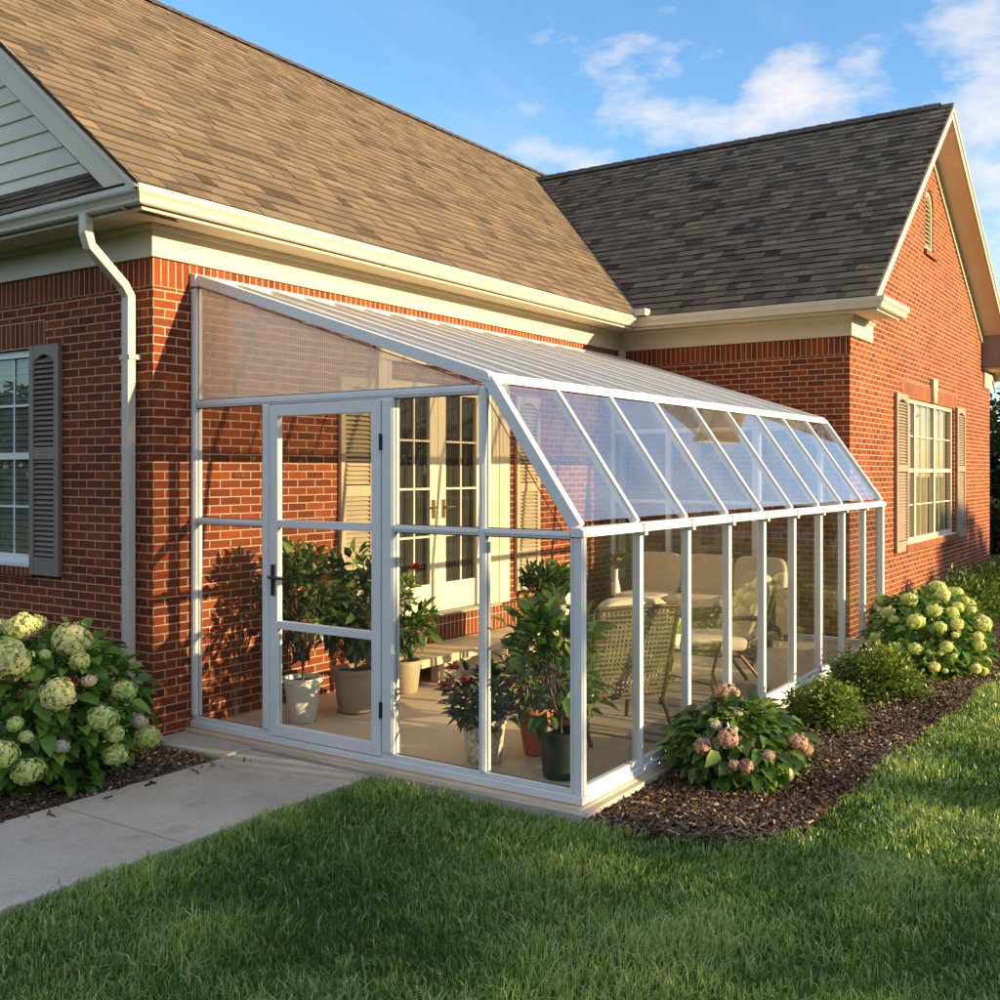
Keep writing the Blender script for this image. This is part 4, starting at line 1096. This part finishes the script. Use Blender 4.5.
# ------------------------------------------------------------------ garden shrubs
HEADS = {k: floret_head('flower_head', M[k]) for k in ('petal_g', 'petal_c', 'petal_w')}
HEADS['petal_p'] = floret_head('flower_head', M['petal_p'], .085, 170, .0155)
HEADS['cone'] = floret_head('flower_head', M['petal_g'], .075, 250, .0125, flat=1.15)
def ray(px, py):
    l = (px-500)/F; t = (472-py)/F
    return Vector((.8287+.5597*l, .5597-.8287*l, t))
def hit(px, py, c, r):
    """point where a sight line meets the bush's own ellipsoid (nearest approach if it misses)"""
    d = ray(px, py); sc = Vector((1/r[0], 1/r[1], 1/r[2]))
    o = (CAM-Vector(c))*sc; dd = d*sc
    A = dd.dot(dd); B = o.dot(dd); C = o.dot(o)-1; q = B*B-A*C
    t = (-B-math.sqrt(q))/A if q > 0 else -B/A
    return CAM+d*t
def head(parent, kind, p, size, base):
    src = HEADS[kind]; o = src.copy(); COL.objects.link(o); o.parent = parent
    o.location = Vector(p)-Vector(base); s = size*.90/.085; o.scale = (s, s, s*(.92+.2*random.random()))
    o.rotation_euler = (random.uniform(-.35, .35), random.uniform(-.35, .35), random.uniform(0, 6))
    return o
def hydrangea(name, label, c, r, nleaf, ll, heads, extra, kinds, leafm=None, droop=.35):
    base = (c[0], c[1], GL)
    p = thing(name, label, 'hydrangea', base)
    n = nleaf; v = rng.normal(size=(n, 3)); v[:, 2] += .18; v = unit(v)
    rad = (.45+.55*rng.random(n)**.6)[:, None]; lump = 1+.10*np.sin(v[:, :1]*5+c[0])*np.cos(v[:, 1:2]*4)
    P = v*rad*lump*np.array(r)*.92+np.array([0, 0, c[2]-GL]); P[:, 2] = np.maximum(P[:, 2], .04)
    Dr = v*np.array([1, 1, .35])+rng.normal(0, .35, (n, 3)); Dr[:, 2] -= .12
    l = ll*(.6+.55*rng.random(n)); t = np.clip(rng.normal(.5, .2, n), 0, 1)
    foliage('foliage', P, Dr, l, l*.62, leafm or M['leaf_h'], p, t, .22, droop)
    pts = [(hit(x, y, c, r), s, k) for x, y, s, k in heads]
    for i in range(extra):
        v = rng.normal(size=3); v[2] = abs(v[2]); v /= np.linalg.norm(v)
        q = Vector(c)+Vector(v*np.array(r))
        if (q-CAM).dot(Vector(c)-CAM) > (Vector(c)-CAM).length_squared: pts.append((q, random.choice((.06, .075, .085)), random.choice(kinds)))
    sm = MB()
    for q, s, k in pts:
        head(p, k, q, s, base)
        e = q-Vector(base); b0 = Vector((e.x*.15, e.y*.15, 0)); sm.tube([b0, b0.lerp(e, .5)+Vector((0, 0, .05)), e], .006, 5, .004)
    for k in range(14):
        a = rng.uniform(0, 6.283); e = Vector((math.cos(a)*r[0]*.7, math.sin(a)*r[1]*.7, c[2]-GL+r[2]*.3)); sm.tube([(e.x*.1, e.y*.1, 0), tuple(e*.5+Vector((0, 0, .06))), tuple(e)], .007, 5, .003)
    sm.build('stem', M['stemgreen'], p)
    return p
g_, c_, w_, pk = 'petal_g', 'petal_c', 'petal_w', 'petal_p'
hydrangea('hydrangea_bush', 'big hydrangea with lime and cream mopheads by the downspout', (-.86, -.02, .26), (.76, .66, .58), 1500, .13,
          [(23, 627, .10, c_), (72, 641, .115, c_), (8, 661, .125, c_), (58, 695, .10, c_), (124, 691, .075, g_), (89, 681, .045, w_), (15, 724, .045, g_),
           (102, 719, .085, g_), (114, 734, .06, g_), (115, 755, .075, g_), (147, 738, .08, g_), (61, 747, .048, w_), (28, 771, .09, g_), (2, 755, .085, g_),
           (26, 737, .04, g_), (80, 662, .06, g_), (45, 655, .035, g_), (140, 722, .05, w_), (0, 628, .07, c_)], 9, (g_, c_))
hydrangea('hydrangea_bush', 'low hydrangea with faded pink blooms at the front of the mulch bed', (1.44, -3.50, .13), (.43, .39, .29), 800, .112,
          [(728, 738, .062, pk), (703, 746, .055, pk), (746, 766, .045, pk), (734, 765, .035, pk), (768, 756, .04, pk), (798, 742, .06, pk), (806, 750, .045, pk), (716, 725, .035, w_), (738, 712, .03, w_), (733, 730, .03, w_)], 4, (pk,), M['leaf_m'])
hd = []
for x, y, s in ((909, 600, .075), (943, 595, .07), (934, 611, .07), (958, 607, .055), (971, 610, .05), (888, 613, .065), (916, 622, .085), (894, 620, .05), (952, 613, .06), (940, 627, .06), (957, 624, .06), (982, 624, .085),
                 (896, 648, .06), (915, 649, .065), (946, 647, .065), (875, 637, .05), (934, 667, .055), (979, 646, .06), (975, 668, .06), (983, 671, .05), (987, 663, .04), (874, 646, .04), (940, 653, .03), (954, 656, .03), (955, 635, .035), (978, 637, .05), (945, 671, .03), (929, 652, .03), (965, 600, .04)):
    hd.append((x, y, s*.95, g_ if random.random() < .75 else c_))
hydrangea('hydrangea_bush', 'large hydrangea with many lime green blooms near the sunroom far end', (5.42, -3.72, .27), (.64, .54, .45), 1500, .105, hd, 20, (g_,))
for k in HEADS: bpy.data.objects.remove(HEADS[k])

def shrub(name, label, cx, cy, r, h, n, ll, m, cat='shrub', group=None, up=.15, wr=.62):
    p = thing(name, label, cat, (cx, cy, GL), 0, group)
    nc = max(30, int(n/26)); v = rng.normal(size=(nc, 3)); v[:, 2] = np.abs(v[:, 2]); v = unit(v)*(.35+.65*rng.random(nc)**.5)[:, None]
    C = v*np.array([r, r, h*.92]); C[:, :2] *= 1+.12*np.sin(5*np.arctan2(v[:, 1], v[:, 0])+cx)[:, None]
    C[:, 2] += .04
    b = MB()
    for c in C[:60]: b.tube([(c[0]*.1, c[1]*.1, 0), (c[0]*.55, c[1]*.55, c[2]*.6), tuple(c)], .005, 5, .002)
    b.build('stem', M['bark'], p)
    i = rng.integers(0, nc, n); off = rng.normal(0, 1, (n, 3))*np.array([.13, .13, .12])*(r+h)/2; P = C[i]+off*.85; P[:, 2] = np.maximum(P[:, 2], .02)
    Dr = unit(off)*.7+unit(P)*.5+rng.normal(0, .3, (n, 3)); Dr[:, 2] += up
    l = ll*(.7+.6*rng.random(n)); tc = np.clip(rng.normal(.45, .16, nc), 0, 1)
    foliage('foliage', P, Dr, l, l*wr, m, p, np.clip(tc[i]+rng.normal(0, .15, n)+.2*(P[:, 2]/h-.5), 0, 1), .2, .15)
    return p
shrub('boxwood_shrub', 'small yellow green boxwood beside the faded pink hydrangea', 2.93, -3.56, .27, .31, 3600, .031, M['leaf_b'], up=-.05, wr=.72)
shrub('boxwood_shrub', 'wider yellow green boxwood next to the lime hydrangea', 4.18, -3.60, .36, .38, 4600, .033, M['leaf_b'], up=-.05, wr=.72)
for i, (x, y, r, h, lab) in enumerate(((8.0, -3.3, .5, .42, 'dark green foundation shrub just behind the lime hydrangea'), (9.2, -3.35, .58, .48, 'rounded green foundation shrub under the wing window shutter'), (10.6, -3.4, .6, .50, 'green foundation shrub under the middle of the wing window'), (12.1, -3.45, .6, .52, 'green foundation shrub at right end of the wing window'), (13.6, -3.5, .62, .54, 'last green foundation shrub at the wing far corner'))):
    shrub('foundation_shrub', lab, x, y, r, h, 2400, .06, M['leaf_s'], group='foundation shrubs along the brick wing', wr=.55)

# ------------------------------------------------------------------ trees beyond
def tree(label, x, y, h, r, n, ls, seed, low=.25):
    g = np.random.default_rng(seed)
    p = thing('tree', label, 'tree', (x, y, GL))
    b = MB(); b.tube([(0, 0, 0), (.05, .03, h*.25), (-.04, .05, h*.55)], .16, 9, .07)
    C = []
    nc = 60
    for k in range(nc):
        v = g.normal(size=3); v /= np.linalg.norm(v); v *= .4+.6*g.random()**.5
        c = np.array([v[0]*r, v[1]*r, h*(low+1)/2+v[2]*h*(1-low)/2]); C.append(c)
        if k < 16: b.tube([(0, 0, h*.25), tuple(c*.5+np.array([0, 0, h*.16])), tuple(c)], .05, 6, .015)
    b.build('trunk', M['bark'], p)
    C = np.array(C); i = g.integers(0, nc, n); off = g.normal(0, 1, (n, 3))*r*.16; P = C[i]+off
    Dr = g.normal(0, 1, (n, 3)); Dr[:, 2] -= .2; l = ls*(.6+.8*g.random(n)); tc = g.random(nc)
    foliage('crown', P, Dr, l, l*.6, M['leaf_t'], p, np.clip(tc[i]*.6+.4*g.random(n), 0, 1), .2, .2)
    return p
tree('dark leafy tree beyond the far corner of the wing', 31.0, -1.2, 4.0, 2.6, 9000, .22, 1, .10)
tree('low dark tree standing further along beside the street', 35.0, 2.6, 3.6, 2.4, 6000, .22, 2, .12)
tree('distant tree across the street behind the dark tree', 44.0, -4.4, 4.6, 3.2, 6000, .28, 3, .1)
tree('rounded tree on the lawn to the right of the wing', 19.5, -7.6, 4.4, 2.3, 7000, .22, 5, .08)
tree('tall tree on the lawn further right near the street', 29.0, -11.5, 6.5, 3.2, 7000, .26, 6, .08)
shrub('roadside_bush', 'dark rounded bush on the lawn past the brick corner', 21.6, -1.75, .8, 1.15, 2600, .12, M['leaf_t'])

def woodland():
    """tree belt across the lawns behind the viewer: throws the evening shade and is mirrored in the glass"""
    n = 60000; x = rng.uniform(-60, 75, n); y = rng.uniform(-33, -28, n)
    def top(x):
        t = 3.80+.10*np.sin(x*1.7)+.07*np.sin(x*4.1+1)+.05*np.sin(x*9.3)
        t = np.where(x < 7.6+(-28-y)*.215, 4.0+.06*np.sin(x*5), t)
        t = np.where(x < 5.7+(-28-y)*.215, 6.3+.5*np.sin(x*.9), t)
        t = np.where(x > 17.2, 5.3+.4*np.sin(x*.8), t)
        return t
    z = top(x+.0)*(1-rng.random(n)**2.2)*(.97+.03*rng.random(n))
    P = np.stack([x, y, z+GL], 1); Dr = rng.normal(0, 1, (n, 3)); l = .30+.25*rng.random(n)
    o = foliage('woodland', P, Dr, l, l*.6, M['leaf_t'], None, np.clip(.25+.12*smooth_noise(x, z*2, 6, .8)+.4*rng.random(n), 0, 1))
    tag(o, 'leafy belt of trees across the neighbouring lawns', 'trees', kind='stuff')
woodland()
def side_belt():
    n = 26000; u = rng.random(n); y = -14+70*u+rng.normal(0, .3, n); x = -24+rng.uniform(-4, 4, n)+4*np.sin(u*9)
    z = (4.6+.6*np.sin(y*.7)+.4*np.sin(y*1.9))*(1-rng.random(n)**2.0)
    P = np.stack([x, y, z+GL], 1); l = .4+.3*rng.random(n)
    o = foliage('woodland', P, rng.normal(0, 1, (n, 3)), l, l*.6, M['leaf_t'], None, rng.random(n))
    tag(o, 'row of leafy trees on the left edge of the garden facing the shuttered window', 'trees', kind='stuff')
side_belt()

# ------------------------------------------------------------------ light
SUN = Vector((.215, -1.0, .173)).normalized()
el = math.asin(SUN.z); az = math.atan2(SUN.x, SUN.y)
sl = bpy.data.lights.new('sun', 'SUN'); sl.energy = 3.5; sl.angle = R(.5); sl.color = (1.0, .70, .34)
so = bpy.data.objects.new('sun', sl); COL.objects.link(so); so.rotation_euler = SUN.to_track_quat('Z', 'Y').to_euler()
so.location = (5, -20, 12)
wd = bpy.data.worlds.new('World'); S.world = wd; wd.use_nodes = True
nt = wd.node_tree; bg = nt.nodes['Background']
sky = nt.nodes.new('ShaderNodeTexSky'); sky.sky_type = 'NISHITA'; sky.sun_disc = False
sky.sun_elevation = el; sky.sun_rotation = az; sky.air_density = 1.0; sky.dust_density = .4; sky.ozone_density = 3.0
tc = nt.nodes.new('ShaderNodeTexCoord')
sp = nt.nodes.new('ShaderNodeSeparateXYZ'); nt.links.new(tc.outputs['Generated'], sp.inputs[0])
zz = math_(nt, 'MAXIMUM', sp.outputs[2], .03)
den = math_(nt, 'ADD', zz, .15)
cb = nt.nodes.new('ShaderNodeCombineXYZ'); nt.links.new(math_(nt, 'DIVIDE', sp.outputs[0], den), cb.inputs[0]); nt.links.new(math_(nt, 'DIVIDE', sp.outputs[1], den), cb.inputs[1])
mp = nt.nodes.new('ShaderNodeMapping'); mp.inputs['Scale'].default_value = (.7, 2.2, 1); mp.inputs['Rotation'].default_value = (0, 0, R(20)); nt.links.new(cb.outputs[0], mp.inputs[0])
wisp = ramp(nt, [(.47, (0, 0, 0)), (.62, (.16, .16, .16)), (.8, (.42, .42, .42))], noise(nt, 1.0, 9, mp.outputs[0], .62)).outputs[0]
pm = nt.nodes.new('ShaderNodeMapping'); pm.inputs['Scale'].default_value = (1, 1, 2.3); nt.links.new(tc.outputs['Generated'], pm.inputs[0])
puffn = noise(nt, 8.0, 10, pm.outputs[0], .6)
nrmv = N(nt, 'ShaderNodeVectorMath', operation='NORMALIZE'); nt.links.new(tc.outputs['Generated'], nrmv.inputs[0])
tot = None
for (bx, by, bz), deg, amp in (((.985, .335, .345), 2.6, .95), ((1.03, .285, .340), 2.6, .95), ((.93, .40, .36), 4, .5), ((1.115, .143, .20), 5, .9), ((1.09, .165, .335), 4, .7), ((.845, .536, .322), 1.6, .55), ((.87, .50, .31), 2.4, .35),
                               ((0, 0, 1), 32, 1.15), ((-.6, -.6, .45), 34, 1.15), ((.6, -.8, .5), 26, .8), ((-.9, .3, .4), 30, 1.15)):  # unseen cloud patches overhead and behind the camera, added to warm the shaded areas
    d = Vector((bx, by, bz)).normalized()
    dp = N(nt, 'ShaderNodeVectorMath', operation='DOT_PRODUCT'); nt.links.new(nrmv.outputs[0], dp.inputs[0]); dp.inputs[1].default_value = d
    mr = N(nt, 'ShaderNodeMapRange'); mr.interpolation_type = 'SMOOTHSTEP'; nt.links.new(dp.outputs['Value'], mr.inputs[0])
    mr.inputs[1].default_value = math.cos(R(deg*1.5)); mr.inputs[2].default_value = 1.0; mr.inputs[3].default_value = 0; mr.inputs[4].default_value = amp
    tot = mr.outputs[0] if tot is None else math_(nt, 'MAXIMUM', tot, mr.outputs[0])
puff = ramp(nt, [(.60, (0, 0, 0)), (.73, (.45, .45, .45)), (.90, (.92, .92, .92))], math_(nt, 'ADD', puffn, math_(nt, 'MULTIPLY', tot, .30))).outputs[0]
hs = N(nt, 'ShaderNodeHueSaturation'); hs.inputs['Saturation'].default_value = 1.06; hs.inputs['Value'].default_value = .82; nt.links.new(sky.outputs[0], hs.inputs['Color'])
mx = mixc(nt, hs.outputs[0], (1.75, 1.85, 2.0), wisp)
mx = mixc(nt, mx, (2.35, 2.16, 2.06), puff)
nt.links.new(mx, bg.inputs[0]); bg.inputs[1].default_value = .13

# ------------------------------------------------------------------ render settings
S.view_settings.view_transform = 'Standard'; S.view_settings.look = 'None'; S.view_settings.exposure = 1.85; S.view_settings.gamma = 1
cy_ = S.cycles
cy_.use_denoising = True
cy_.max_bounces = 10; cy_.transparent_max_bounces = 24; cy_.diffuse_bounces = 4; cy_.glossy_bounces = 5; cy_.transmission_bounces = 6
cy_.caustics_reflective = False; cy_.caustics_refractive = False
cy_.sample_clamp_indirect = 6
